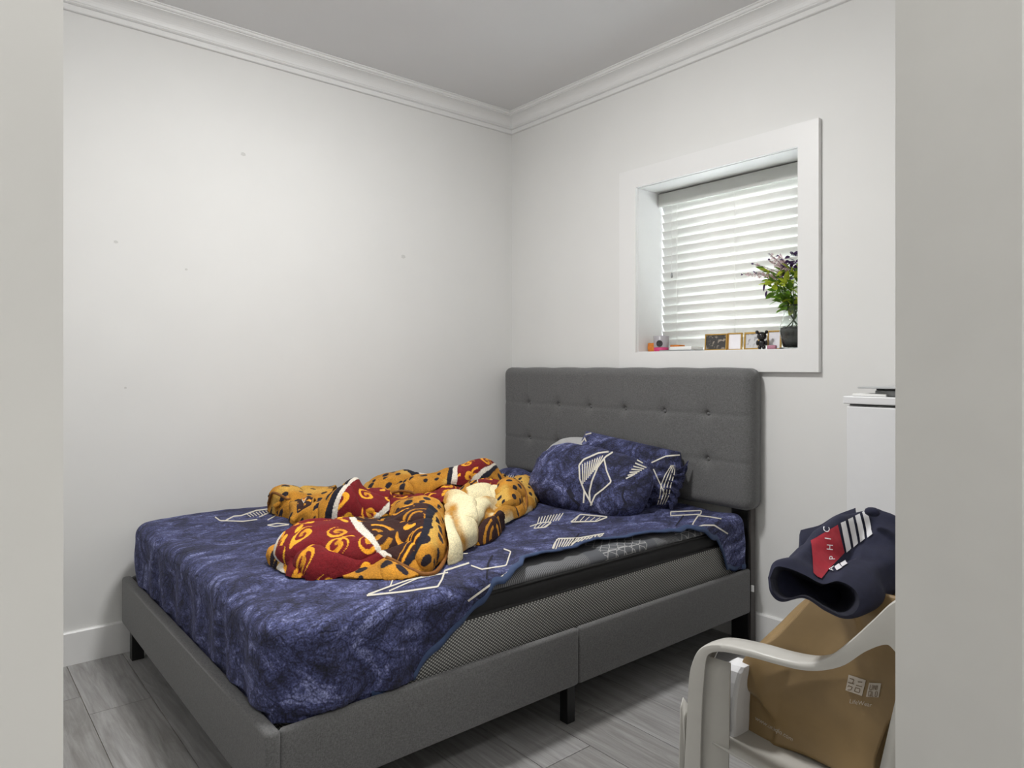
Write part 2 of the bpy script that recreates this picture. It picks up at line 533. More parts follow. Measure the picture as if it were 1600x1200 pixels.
def base(name, poly_fn):
    pr = [(0, .132), (.009, .132), (.014, .126), (.014, 0), (0, 0)]
    V = []
    for o, z in pr:
        V.append(poly_fn(o, 0) + (z,)); V.append(poly_fn(o, 1) + (z,))
    f = [(2 * i, 2 * i + 1, 2 * i + 3, 2 * i + 2) for i in range(len(pr) - 1)]
    return struct(mesh_obj(name, V, f, 'trim', None, smooth=False))
base('baseboard_left', lambda o, e: (o, (YF if e == 0 else -o)))['label'] = 'white baseboard along the left wall'
base('baseboard_back', lambda o, e: ((o if e == 0 else XR0), -o))['label'] = 'white baseboard along the window wall'

# window casing: flat boards mitred round the recess
OX0, OX1, OZ0, OZ1 = .882, 1.925, 1.166, 2.18
bm = bmesh.new()
oy, ty = -.001, -.022
ring_o = [(OX0, OZ0), (OX1, OZ0), (OX1, OZ1), (OX0, OZ1)]
ring_i = [(WX0 + .004, WZ0 + .001), (WX1 - .004, WZ0 + .001), (WX1 - .004, WZ1 - .004), (WX0 + .004, WZ1 - .004)]
vo = [bm.verts.new((x, ty, z)) for x, z in ring_o]; vi = [bm.verts.new((x, ty, z)) for x, z in ring_i]
bo = [bm.verts.new((x, oy, z)) for x, z in ring_o]; bi = [bm.verts.new((x, oy, z)) for x, z in ring_i]
for k in range(4):
    j = (k + 1) % 4
    bm.faces.new((vo[k], vo[j], vi[j], vi[k])); bm.faces.new((vo[j], vo[k], bo[k], bo[j])); bm.faces.new((vi[k], vi[j], bi[j], bi[k]))
cas = struct(bm_obj('trim_3', bm, 'trim'))
cas['label'] = 'white flat casing around the window'

# the window itself behind the blind: frame, mullion and two panes
wf = bmesh.new()
bm_box(wf, WX0, WX1, .245, .29, WZ0, WZ0 + .025); bm_box(wf, WX0, WX1, .245, .29, WZ1 - .025, WZ1)
bm_box(wf, WX0, WX0 + .025, .245, .29, WZ0 + .025, WZ1 - .025); bm_box(wf, WX1 - .025, WX1, .245, .29, WZ0 + .025, WZ1 - .025)
bm_box(wf, 1.403, 1.425, .245, .29, WZ0 + .025, WZ1 - .025)
win = struct(bm_obj('window_1', wf, 'trim')); win['label'] = 'white sliding window behind the blind'
for a, b in ((WX0 + .025, 1.403), (1.425, WX1 - .025)):
    box('pane', a, b, .264, .268, WZ0 + .025, WZ1 - .025, 'pane', win)

# small filler patches on the left wall
for (px, py, rr) in ((380, 241, .011), (630, 401, .013), (181, 378, .008), (291, 421, .006), (196, 606, .005)):
    p = onX(px, py, 0)
    V = [(0.0006, p[1], p[2])] + [(0.0004, p[1] + rr * (1 + .25 * math.sin(3 * k)) * math.cos(k * PI / 6), p[2] + rr * .8 * math.sin(k * PI / 6)) for k in range(12)]
    mesh_obj('filler_patch', V, [(0, 1 + k, 1 + (k + 1) % 12) for k in range(12)], 'putty', wl)

# ceiling light in the room, and one in the hall
def ceiling_light(x, y, rad, power, label):
    t = thing('ceiling_light', label, 'ceiling light', (x, y, CEIL))
    lathe('rim', [(rad + .014, 0), (rad + .014, -.014), (rad + .008, -.020), (rad, -.020), (rad, 0)], (x, y, CEIL), 'trim', t, 40)
    em = emit('lamp_diffuser_%d' % int(power), (1.0, .99, .98, 1), power)
    lathe('diffuser', [(rad, -.020), (rad * .985, -.029), (rad * .93, -.041), (rad * .80, -.053), (rad * .55, -.062), (rad * .25, -.066), (.0005, -.067)], (x, y, CEIL), em, t, 40)
    return t
ceiling_light(1.5, -1.62, .16, ROOM_LAMP, 'round white ceiling light above the bed')
ceiling_light(3.92, -2.3, .16, HALL_LAMP, 'round white ceiling light in the hallway')

# ============================================================ BED FRAME
bed = thing('upholstered_bed', 'grey upholstered bed frame with tufted headboard against the window wall', 'bed', (.865, -1.1, 0))
# headboard: cushioned panel with two rows of buttons
HX0, HX1, HZ0, HZ1, HYF, HYB = .048, 1.676, .577, 1.183, -.112, -.026
nx, nz = 330, 132
u = np.linspace(0, 1, nx); v = np.linspace(0, 1, nz)
X, Z = np.meshgrid(HX0 + u * (HX1 - HX0), HZ0 + v * (HZ1 - HZ0))
BX = [HX0 + .228 + k * .2375 for k in range(6)]; BZ = [.98, .779]
RC = .045
cxh, czh = (HX0 + HX1) / 2, (HZ0 + HZ1) / 2
ax, az = (HX1 - HX0) / 2, (HZ1 - HZ0) / 2
qx, qz = np.abs(X - cxh) - (ax - RC), np.abs(Z - czh) - (az - RC)
incorner = (qx > 0) & (qz > 0)
mxq = np.maximum(qx, qz); hyp = np.hypot(qx, qz) + 1e-9
kk = np.where(incorner, mxq / hyp, 1.0)
X = np.where(incorner, cxh + np.sign(X - cxh) * (ax - RC + qx * kk), X); Z = np.where(incorner, czh + np.sign(Z - czh) * (az - RC + qz * kk), Z)
d = np.where(incorner, RC - mxq, np.minimum(np.minimum(X - HX0, HX1 - X), np.minimum(Z - HZ0, HZ1 - Z)))
Y = HYF + .038 * (1 - np.sqrt(np.clip(1 - ((.042 - np.clip(d, 0, .042)) / .042) ** 2, 0, 1)))
for bx in BX:
    for bz in BZ:
        rr = np.hypot(X - bx, (Z - bz) * 1.0)
        Y += .014 * np.exp(-(rr / .011) ** 2) + .010 * np.exp(-(rr / .035) ** 2)
    seam = np.exp(-((X - bx) / .006) ** 2) * sm(HZ0 + .01, HZ0 + .06, Z) * sm(HZ1, HZ1 - .1, Z)
    Y += .0016 * seam
for bz in BZ:
    Y += .0022 * np.exp(-((Z - bz) / .012) ** 2)
Y += .003 * vnoise(np.stack([X, Z, X * 0], -1), 6)
# wobble of the upper edge
Z2 = Z + .0018 * np.sin(X * 26) * sm(.9, 1, v)[:, None]
front = np.stack([X, Y, Z2], -1).reshape(-1, 3)
bc = np.stack([X, np.full_like(X, HYB), Z2], -1).reshape(-1, 3)
ff = grid_faces(nz, nx)
per = [(0, i) for i in range(nx)] + [(j, nx - 1) for j in range(1, nz)] + [(nz - 1, i) for i in range(nx - 2, -1, -1)] + [(j, 0) for j in range(nz - 2, 0, -1)]
idx = np.array([j * nx + i for j, i in per])
nxt = np.roll(idx, -1)
side = np.stack([idx, idx + nx * nz, nxt + nx * nz, nxt], -1)
hb = mesh_obj('headboard', np.vstack([front, bc]), np.vstack([ff, ff[:, ::-1] + nx * nz, side]), 'grey_fabric', bed)
bt = None
for bx in BX:
    for bz in BZ:
        if bt is None:
            V = []
            for r_, y_ in ((.0005, -.004), (.005, -.0035), (.0085, -.001), (.0085, .003)):
                for k in range(12): V.append((r_ * math.cos(k * PI / 6), y_, r_ * math.sin(k * PI / 6)))
            o = mesh_obj('tuft_button', V, [tuple(q) for q in grid_faces(4, 12, True)], 'grey_fabric'); bt = o
        else:
            o = link(bpy.data.objects.new('tuft_button', bt.data))
        o.parent = hb; o.location = (bx - .865, HYF + .0205 + 1.1, bz)
# posts behind the headboard
for x in (.085, 1.559):
    box('post', x, x + .082, -.064, -.030, 0, .60, 'black_metal', bed, .002)
    box('post_edge', x + .082, x + .092, -.060, -.024, 0, .60, 'bronze', bed, .001)
# rails
RZ0, RZ1 = .145, .332
RO = 1.656
def rail(name, x0, x1, y0, y1):
    return box(name, x0, x1, y0, y1, RZ0, RZ1, 'grey_fabric', bed, .011, 3, True)
for x0, x1 in ((RO - .022, RO), (.074, .098)):
    rail('side_rail', x0, x1, -1.0995, -.068); rail('side_rail', x0, x1, -2.10, -1.1005)
box('footboard', .070, RO + .003, -2.135, -2.098, RZ0, RZ1 + .002, 'grey_fabric', bed, .013, 3, True)
box('bracket_tab', RO - .002, RO + .010, -.066, -.060, .235, .262, 'screw', bed, .001)
for x, y in ((.088, -2.108), (1.60, -2.108)):
    box('leg', x, x + .04, y, y + .045, 0, RZ0, 'black_metal', bed, .002)
for x in (.088, 1.575):
    box('leg', x, x + .036, -1.112, -1.076, 0, RZ0, 'black_metal', bed, .002)
box('leg', .85, .886, -1.112, -1.076, 0, RZ0, 'black_metal', bed, .002)
box('centre_beam', .85, .886, -2.085, -.068, .145, .185, 'black_metal', bed, .002)
for k in range(12):
    y = -2.0 + k * .172
    box('slat', .108, RO - .036, y, y + .07, .187, .203, 'charcoal', bed)

# ============================================================ MATTRESS
MX0, MX1, MY0, MY1, MZ1 = .110, 1.627, -2.080, -.075, .548
CRAD = .075
def rrect(inset, n_c=10):
    x0, x1, y0, y1 = MX0 + inset, MX1 - inset, MY0 + inset, MY1 - inset
    r = max(.008, CRAD - inset); P = []
    for cx, cy, a0 in ((x1 - r, y1 - r, 0), (x0 + r, y1 - r, PI / 2), (x0 + r, y0 + r, PI), (x1 - r, y0 + r, 1.5 * PI)):
        for k in range(n_c + 1):
            a = a0 + PI / 2 * k / n_c
            P.append((cx + r * math.cos(a), cy + r * math.sin(a)))
    return P
mat_root = thing('mattress', 'queen mattress with grey mesh sides and black band on the bed frame', 'mattress', (.865, -1.1, .204))
def ringloft(name, sec, mat, cap=None):
    V, nn = [], None
    for inset, z in sec:
        P = rrect(inset); nn = len(P)
        V += [(x, y, z) for x, y in P]
    f = [tuple(q) for q in grid_faces(len(sec), nn, True)]
    if cap: f.append(tuple((len(sec) - 1) * nn + k for k in range(nn)))
    if cap == 'both': f.append(tuple(range(nn))[::-1])
    return mesh_obj(name, V, f, mat, mat_root)
ringloft('side_panel', [(.03, .205), (.016, .212), (.010, .235), (.006, .3), (.002, .38), (.0, .44), (.004, .450)], 'mat_side')
ringloft('band', [(.008, .450), (.014, .455), (.010, .468), (.008, .482), (.010, .498), (.016, .506)], 'black_band')
ringloft('piping', [(.010, .446), (.002, .449), (.002, .453), (.010, .457)], 'mesh_piping')
ringloft('piping', [(.014, .502), (.006, .505), (.006, .510), (.016, .513)], 'mesh_piping')
ringloft('top_panel', [(.016, .508), (.012, .516), (.015, .526), (.030, .538), (.06, .544), (.10, .546), (.2, .547), (.5, .547)], 'mat_top', 'cap')

# ============================================================ NAVY SHEET draped over the mattress
# profile measured along outward rays: flat top, then following the rounded edge, then down the side
def prof_pt(e, n, sdist, s_top):
    """sdist along the surface from the spine; s_top = length of the flat run until the edge rounding"""
    pass
NP, NR = 940, 190
r_c = .085
x0, x1, y0, y1 = MX0 - .009, MX1 + .009, MY0 - .012, -.10
seg_r = (y1) - (y0 + r_c); seg_f = (x1 - r_c) - (x0 + r_c); arc = PI / 2 * r_c
tot = 2 * seg_r + seg_f + 2 * arc
ps = np.linspace(0, tot, NP)
E = np.zeros((NP, 2)); N = np.zeros((NP, 2))
for i, p in enumerate(ps):
    if p < seg_r: E[i] = (x1, y1 - p); N[i] = (1, 0)
    elif p < seg_r + arc:
        a = -(p - seg_r) / r_c; E[i] = (x1 - r_c + r_c * math.cos(a), y0 + r_c + r_c * math.sin(a)); N[i] = (math.cos(a), math.sin(a))
    elif p < seg_r + arc + seg_f:
        E[i] = (x1 - r_c - (p - seg_r - arc), y0); N[i] = (0, -1)
    elif p < seg_r + 2 * arc + seg_f:
        a = -PI / 2 - (p - seg_r - arc - seg_f) / r_c; E[i] = (x0 + r_c + r_c * math.cos(a), y0 + r_c + r_c * math.sin(a)); N[i] = (math.cos(a), math.sin(a))
    else: E[i] = (x0, y0 + r_c + (p - seg_r - 2 * arc - seg_f)); N[i] = (-1, 0)
XC = .865
SP = np.stack([np.full(NP, XC), np.maximum(E[:, 1], MY0 + .72)], -1)
# how far the sheet reaches past the edge (surface length beyond the start of the rounding)
RR = .042
hy = np.array([-2.2, -1.90, -1.82, -1.74, -1.67, -1.585, -1.494, -1.45, -1.38, -1.314, -1.27, -1.20, -1.11, -1.04, -.96, -.86, -.775, -.70, -.60, -.47, -.38, -.30, -.26, -.222, -.10])
hv = np.array([.27, .265, .26, .234, .182, .125, .087, .056, .034, .012, -.018, -.036, -.022, -.024, -.042, -.050, -.034, -.018, .004, .030, .060, .098, .16, .235, .25])
H = np.where(N[:, 0] > .5, np.interp(E[:, 1], hy, hv), np.where(N[:, 1] < -.5, .27, .21))
H = np.where((N[:, 0] <= .5) & (N[:, 0] > -.5) & (N[:, 1] < 0), .27, H)
H = np.where((N[:, 0] > .5), H + .006 * np.sin(E[:, 1] * 31) + .004 * np.sin(E[:, 1] * 71), H)
Ltop = np.linalg.norm(E - SP, axis=1) - RR
tot_len = Ltop + H
sf = np.linspace(0, 1, NR)
sf = 1 - (1 - sf) ** 1.25
SD = tot_len[:, None] * sf[None, :]
over = np.clip(SD - Ltop[:, None], 0, None)
q = RR * PI / 2
ang = np.clip(over / RR, 0, PI / 2)
hor = np.where(over > 0, RR * np.sin(ang), 0)
drop = np.where(over > 0, RR * (1 - np.cos(ang)), 0) + np.clip(over - q, 0, None)
dirn = (E - SP); dirn /= np.linalg.norm(dirn, axis=1)[:, None]
flat = np.minimum(SD, Ltop[:, None])
PX = SP[:, None, :] + dirn[:, None, :] * flat[..., None] + N[:, None, :] * hor[..., None]
PZ = BEDZ - drop
P3 = np.concatenate([PX, PZ[..., None]], -1)
# creases: long soft pulls on top, vertical gathers on the hanging parts
nz1 = vnoise(P3 * np.array([3.0, 1.6, 3.0]), 2.2, 1); nz2 = vnoise(P3 * np.array([1.0, 2.2, 1.0]), 7.0, 2); nz3 = vnoise(P3, 26, 3)
topw = 1 - sm(0, .06, drop)
P3[..., 2] += topw * (.006 * nz1 + .004 * nz2 + .0012 * nz3) + topw * .004
hang = sm(.03, .12, drop)
gath = .006 + .007 * np.sin(ps[:, None] * 34 + 2.2 * nz1 + 6 * drop) * hang + .006 * nz2 * hang
P3[..., :2] += (N[:, None, :] * (gath + .004 * nz3 * .4)[..., None])
# lifted puckers along the free edge on the right
lift = np.where((N[:, 0:1] > .9), np.exp(-((sf[None, :] - 1) / .05) ** 2), 0) * (.008 + .012 * vnoise(np.stack([E[:, 1], E[:, 1] * 0, E[:, 1] * 0], -1), 9, 5)[:, None])
P3[..., 2] += np.clip(lift, 0, 1) * (E[:, 1:2] > -1.4)
# stays outside of the mattress and inside the footboard
hidden = P3[..., 2] < .338
P3[..., 1] = np.where(hidden, np.maximum(P3[..., 1], -2.0955), P3[..., 1])
P3[..., 0] = np.where(hidden & (P3[..., 0] > 1), np.minimum(P3[..., 0], 1.6325), P3[..., 0])
# bunched-up ridge at the head end behind the blanket
P3[..., 2] += .055 * np.exp(-((P3[..., 0] - .25) / .16) ** 2 - ((P3[..., 1] + .17) / .07) ** 2) * topw
sheet = thing('bed_sheet', 'navy crackle-print fleece sheet draped over the mattress', 'bed sheet', (.865, -1.1, .55))
sh_f = grid_faces(NP, NR)
sh_mesh = mesh_obj('cloth', P3.reshape(-1, 3), sh_f[:, ::-1], 'sheet', sheet)
solid(sh_mesh, .004, -1)
# binding along the right-hand free edge
iend = int(np.searchsorted(ps, 1.78))
edge = P3[:iend, -1, :]; inner = P3[:iend, -1, :] - (P3[:iend, -1, :] - P3[:iend, -9, :]) / np.linalg.norm(P3[:iend, -1, :] - P3[:iend, -9, :], axis=1)[:, None] * .020
nrm = np.cross(np.gradient(edge, axis=0), edge - inner); nrm /= np.linalg.norm(nrm, axis=1)[:, None] + 1e-9
nrm[nrm[:, 2] + nrm[:, 0] < 0] *= -1
out = edge + (edge - inner) * .12
rows = np.stack([inner + nrm * .0015, (inner + out) / 2 + nrm * .004, out + nrm * .001, out - nrm * .004, inner - nrm * .004], 0)
mesh_obj('hem', rows.reshape(-1, 3), grid_faces(5, iend), 'hem', sheet)

# ------------------------------------------------------------ prints laid on a surface
def bvh_of(*objs):
    V, Fc, k = [], [], 0
    for o in objs:
        n = len(o.data.vertices); a = np.zeros(n * 3, np.float32); o.data.vertices.foreach_get('co', a); a = a.reshape(-1, 3)
        if o.parent is not None and o.parent.type == 'EMPTY':
            Mb = np.array(o.parent.matrix_basis); a = a @ Mb[:3, :3].T + Mb[:3, 3]
        V += a.tolist(); Fc += [tuple(i + k for i in p.vertices) for p in o.data.polygons]; k += n
    return BVHTree.FromPolygons(V, Fc)

def hit(bvh, px, py, lift=.0012):
    d = Vector(ray(px, py)).normalized()
    loc, no, i, dist = bvh.ray_cast(Vector(CAM), d)
    if loc is None: return None
    if no.dot(d) > 0: no = -no
    return np.array(loc + no * lift)

def ribbons(name, bvh, lines, mat, parent, width=3.0, step=3.0, lift=.0012, taper=False):
    V, Fc = [], []
    for ln in lines:
        wd = width
        if isinstance(ln[0], (int, float)): wd, ln = ln[0], ln[1:]
        P = np.array(ln, float); wd *= .78
        seg = np.linalg.norm(np.diff(P, axis=0), axis=1); L = np.concatenate([[0], np.cumsum(seg)])
        n = max(2, int(L[-1] / step) + 1)
        s_ = np.linspace(0, L[-1], n)
        Q = np.stack([np.interp(s_, L, P[:, 0]), np.interp(s_, L, P[:, 1])], -1)
        T = np.gradient(Q, axis=0); T /= np.linalg.norm(T, axis=1)[:, None] + 1e-9
        O = np.stack([-T[:, 1], T[:, 0]], -1) * wd / 2
        prev = None
        for k in range(n):
            a = hit(bvh, *(Q[k] + O[k]), lift=lift); b = hit(bvh, *(Q[k] - O[k]), lift=lift)
            if a is None or b is None or np.linalg.norm(a - b) > .05: prev = None; continue
            V += [a, b]; cur = len(V) - 2
            if prev is not None and np.linalg.norm(V[prev] - V[cur]) < .06: Fc.append((prev, prev + 1, cur + 1, cur))
            prev = cur
    if not Fc: return None
    return mesh_obj(name, V, Fc, mat, parent)

def decal_poly(name, bvh, quad, mat, parent, nu=24, nv=24, lift=.002):
    a, b, c, d_ = [np.array(p, float) for p in quad]
    V, ok = [], []
    for j in range(nv):
        for i in range(nu):
            s_, t_ = i / (nu - 1), j / (nv - 1)
            q_ = (1 - t_) * ((1 - s_) * a + s_ * b) + t_ * ((1 - s_) * d_ + s_ * c)
            h_ = hit(bvh, *q_, lift=lift); ok.append(h_ is not None); V.append(h_ if h_ is not None else np.zeros(3))
    Fc = [tuple(f) for f in grid_faces(nv, nu) if all(ok[i] for i in f) and max(np.linalg.norm(V[f[0]] - V[f[2]]), np.linalg.norm(V[f[1]] - V[f[3]])) < .08]
    return mesh_obj(name, V, Fc, mat, parent) if Fc else None

def decal_text(name, bvh, text, origin, ux, uy, size, mat, parent, lift=.002):
    cu = bpy.data.curves.new('t', 'FONT'); cu.body = text; cu.size = 1.0; cu.resolution_u = 3
    ob = bpy.data.objects.new('t', cu); COL.objects.link(ob)
    bpy.context.view_layer.update()
    me = ob.to_mesh()
    V = [tuple(v_.co) for v_ in me.vertices]; Fc = [tuple(p.vertices) for p in me.polygons]
    ob.to_mesh_clear(); COL.objects.unlink(ob); bpy.data.objects.remove(ob)
    ux, uy = np.array(ux, float), np.array(uy, float)
    W, good = [], []
    for x, y, z in V:
        q_ = np.array(origin, float) + size * (x * ux + y * uy)
        h_ = hit(bvh, *q_, lift=lift); good.append(h_ is not None); W.append(h_ if h_ is not None else np.zeros(3))
    Fc = [f for f in Fc if all(good[i] for i in f)]
    return mesh_obj(name, W, Fc, mat, parent, smooth=False) if Fc else None

def hatch(a, b, c, d_, n, wdt=2.2):
    """strokes between edge a-b and edge d-c"""
    a, b, c, d_ = [np.array(p, float) for p in (a, b, c, d_)]
    return [(wdt, tuple(a + (b - a) * k / (n - 1)), tuple(d_ + (c - d_) * k / (n - 1))) for k in range(n)]

sb = bvh_of(sh_mesh)
L = [(3.4, (573, 931), (630, 925), (684, 917), (691, 905), (695, 892), (733, 880)), (2.6, (573, 931), (610, 916), (616, 900)), (2.4, (608, 924), (650, 905), (668, 898)),
     (2.6, (575, 929), (640, 906), (700, 895)), (2.6, (736, 884), (753, 890), (791, 884), (798, 862), (787, 858)),
     (4.0, (731, 939), (760, 918), (792, 896), (819, 874)),
     (2.4, (860, 866), (866, 850), (872, 842), (905, 841), (944, 834)), (2.2, (860, 866), (880, 862), (893, 852)), (2.0, (826, 874), (845, 868), (862, 866)),
     (2.4, (892, 816), (907, 804), (950, 808), (932, 815), (892, 816)), (2.4, (1048, 800), (1096, 798), (1095, 804), (1048, 806), (1048, 800)),
     (2.6, (1079, 828), (1084, 816), (1091, 806)), (2.8, (1079, 828), (1098, 821), (1116, 821), (1137, 834)), (2.2, (1091, 806), (1110, 808), (1127, 811)),
     (2.4, (336, 808), (344, 814), (352, 814), (365, 807), (377, 806), (400, 798), (424, 795)), (2.0, (352, 814), (380, 815), (402, 812)),
     (2.0, (418, 821), (434, 818), (453, 820), (430, 823), (418, 821)), (2.0, (405, 808), (424, 800)), (2.0, (418, 813), (436, 803)),
     (2.0, (828, 823), (846, 817), (862, 816), (853, 824), (834, 826)), (1.6, (700, 868), (720, 866), (731, 865))]
L += hatch((870, 843), (905, 842), (893, 854), (863, 864), 9) + hatch((905, 842), (942, 836), (925, 846), (893, 852), 8)
L += hatch((843, 808), (880, 802), (872, 814), (840, 818), 9, 1.8) + hatch((385, 803), (420, 797), (424, 802), (392, 808), 8, 1.6)
L += hatch((840, 818), (860, 817), (850, 824), (835, 825), 4, 1.6) + hatch((905, 806), (938, 809), (930, 814), (898, 815), 5, 1.4)
L += hatch((796, 742), (806, 744), (803, 749), (793, 747), 4, 1.6)
ribbons('printed_outlines', sb, L, 'print_white', sheet)
D = [(9, (788, 856), (800, 860), (818, 862)), (4, (760, 905), (763, 880), (770, 868)), (3, (888, 856), (905, 834)), (3, (1056, 822), (1068, 806)), (3, (620, 905), (670, 900)),
     (6, (1010, 815), (1040, 818)), (7, (960, 822), (1000, 818))]
ribbons('printed_dark_strokes', sb, D, 'print_dark', sheet)  # dark strokes belonging to the sheet's print

# ============================================================ PILLOWS
def pillow(name, label, c, size, rot, mat, squash=.55, seed=1, bend=0.0, groups=None, dents=(), corner=.3, pleat=0.0):
    W_, H_, T_ = size
    nu, nv = 120, 84
    U, Vv = np.meshgrid(np.linspace(-1, 1, nu), np.linspace(-1, 1, nv))
    prof_ = np.clip((1 - np.abs(U) ** 3.2), 0, 1) ** .55 * np.clip((1 - np.abs(Vv) ** 3.0), 0, 1) ** .55
    kq = corner
    U0, V0 = U, Vv
    pin = 1 - .10 * np.abs(U) ** 2 * (1 - Vv ** 2) * 0
    px_ = U * np.sqrt(1 - kq * Vv ** 2 * np.abs(U)) * W_ / 2 * (1 - .05 * (1 - Vv ** 2) * np.abs(U) ** 3)
    py_ = Vv * np.sqrt(1 - kq * U ** 2 * np.abs(Vv)) * H_ / 2 * (1 - .06 * (1 - U ** 2) * np.abs(Vv) ** 3)
    py_ = py_ * (1 - .45 * (pleat > 0) * sm(.80, .93, U) * (1 - sm(.93, 1, U) * .6))
    out = []
    for sgn in (1, -1):
        base_ = np.stack([px_, py_, sgn * prof_ * T_ / 2], -1)
        wr = .010 * vnoise(base_ * np.array([1, 1.6, 1]), 9, seed) + .004 * vnoise(base_, 24, seed + 3)
        rad_ = np.hypot(U * .9, Vv)
        wr = wr * sm(0, .4, prof_) + .006 * np.sin(np.arctan2(Vv, U) * 22 + 3 * vnoise(base_, 6, seed)) * sm(.72, .95, rad_) * prof_
        wr = wr + pleat * np.sin(Vv * 19) * sm(.55, .9, U) * sm(0, .2, prof_)
        base_[..., 2] += sgn * wr + bend * (U ** 2)
        for (du, dv, dr, da) in dents:
            if sgn > 0: base_[..., 2] -= da * np.exp(-((U - du) ** 2 + (Vv - dv) ** 2) / dr ** 2)
        out.append(base_.reshape(-1, 3))
    P_ = np.vstack(out)
    R_ = np.array(Euler(rot, 'XYZ').to_matrix())
    P_ = P_ @ R_.T + np.array(c)
    f1 = grid_faces(nv, nu); f2 = f1[:, ::-1] + nu * nv
    root = thing(name, label, 'pillow', (c[0], c[1], float(P_[:, 2].min())), 0, groups)
    o = mesh_obj('cover', P_, np.vstack([f1, f2]), mat, root)
    # weld the two halves
    bm_ = bmesh.new(); bm_.from_mesh(o.data); bmesh.ops.remove_doubles(bm_, verts=bm_.verts, dist=.0004); bm_.to_mesh(o.data); bm_.free()
    o.data.polygons.foreach_set('use_smooth', [True] * len(o.data.polygons))
    return root, o
D2R = math.radians
pb, pbo = pillow('pillow', 'navy printed pillow leaning upright on the headboard, behind the other navy pillow', (1.09, -.222, .688), (.64, .33, .15), (D2R(66), D2R(6), D2R(4)), 'sheet', seed=5, corner=.10, pleat=.010)
pg, pgo = pillow('pillow', 'light grey pillow whose edge peeks out behind the front navy pillow', (.838, -.305, .700), (.44, .36, .05), (D2R(50), D2R(3), D2R(8)), plain('grey_pillow', (172, 172, 172), .9, noise=.12, nscale=300), seed=8, corner=.5)
pf, pfo = pillow('pillow', 'plump navy pillow with white geometric print, in front on the bed', (1.072, -.445, .668), (.645, .36, .21), (D2R(50), D2R(6), D2R(9)), 'sheet', seed=2, corner=.42, dents=((.1, -.5, .3, .02),))
bf = bvh_of(pfo)
L = [(3.2, (905, 727), (912, 718), (935, 708), (960, 705)), (3.2, (905, 727), (906, 748), (913, 767), (922, 783), (925, 789)), (3.2, (960, 705), (946, 714), (934, 730), (925, 752), (921, 770), (922, 783)),
     (3.0, (944, 717), (948, 736), (955, 753), (943, 764), (930, 774), (923, 790)), (2.4, (974, 707), (990, 708), (1003, 702)), (3, (913, 767), (912, 786))]
L += hatch((910, 725), (942, 712), (932, 732), (911, 756), 9, 2.2) + hatch((998, 714), (978, 748), (992, 741), (1017, 727), 8, 2.6)
ribbons('printed_outlines', bf, L, 'print_white', pf)
ribbons('printed_dark_strokes', bf, [(10, (888, 765), (895, 778)), (5, (893, 778), (906, 790)), (4, (976, 760), (972, 775), (978, 788))], 'print_dark', pf)  # dark strokes of the pillow print
bb = bvh_of(pbo)
L = [(2.4, (904, 690), (912, 680), (916, 690)), (2, (904, 692), (912, 682)), (2, (907, 694), (914, 685)), (2.4, (912, 680), (924, 677)), (2.6, (1018, 723), (1040, 713), (1062, 711)), (2.2, (1021, 733), (1032, 757), (1039, 773))]
L += [(2.0, (1055 - 2 * k, 727), (1053 - 4.5 * k, 742), (1048 - 5 * k, 758), (1045 - 4.5 * k, 774), (1038 - 3.5 * k, 788)) for k in range(4)]
ribbons('printed_outlines', bb, L, 'print_white', pb)
#PART3

# ============================================================ PLUSH BLANKET, one crumpled heap made of folds
GOLD, SPOT, NAVY, WHITE = [np.array(lin(c)[:3]) for c in ((192, 132, 38), (30, 23, 34), (22, 21, 36), (226, 218, 204))]
RED, ORN, BROWN, CREAM, TAN = [np.array(lin(c)[:3]) for c in ((116, 6, 22), (232, 158, 38), (50, 20, 16), (240, 228, 186), (182, 128, 40))]

def cells(U, V, pitch, seed, jit=.28):
    i = np.floor(U / pitch).astype(np.int64); j = np.floor(V / pitch).astype(np.int64)
    best = None
    for di in (-1, 0, 1):
        for dj in (-1, 0, 1):
            a, b = i + di, j + dj
            h1 = _hash(a, b, seed + a * 0); h2 = _hash(a, b, seed + 1 + a * 0); h3 = _hash(a, b, seed + 2 + a * 0)
            x = U - (a + .5 + (h1 - .5) * 2 * jit) * pitch; y = V - (b + .5 + (h2 - .5) * 2 * jit) * pitch
            d_ = np.hypot(x, y)
            if best is None: best = [d_, x, y, h3]
            else:
                m_ = d_ < best[0]
                best = [np.where(m_, n_, o_) for n_, o_ in zip((d_, x, y, h3), best)]
    return best

def spiral(x, y, h, R, turns, duty):
    th = np.arctan2(y, x) * np.where(h > .5, 1, -1) + h * 9
    r_ = np.hypot(x, y)
    ph = r_ / R * turns - th / (2 * PI)
    fr = np.abs(ph - np.floor(ph) - .5) * 2
    return (fr < duty) & (r_ < R), r_

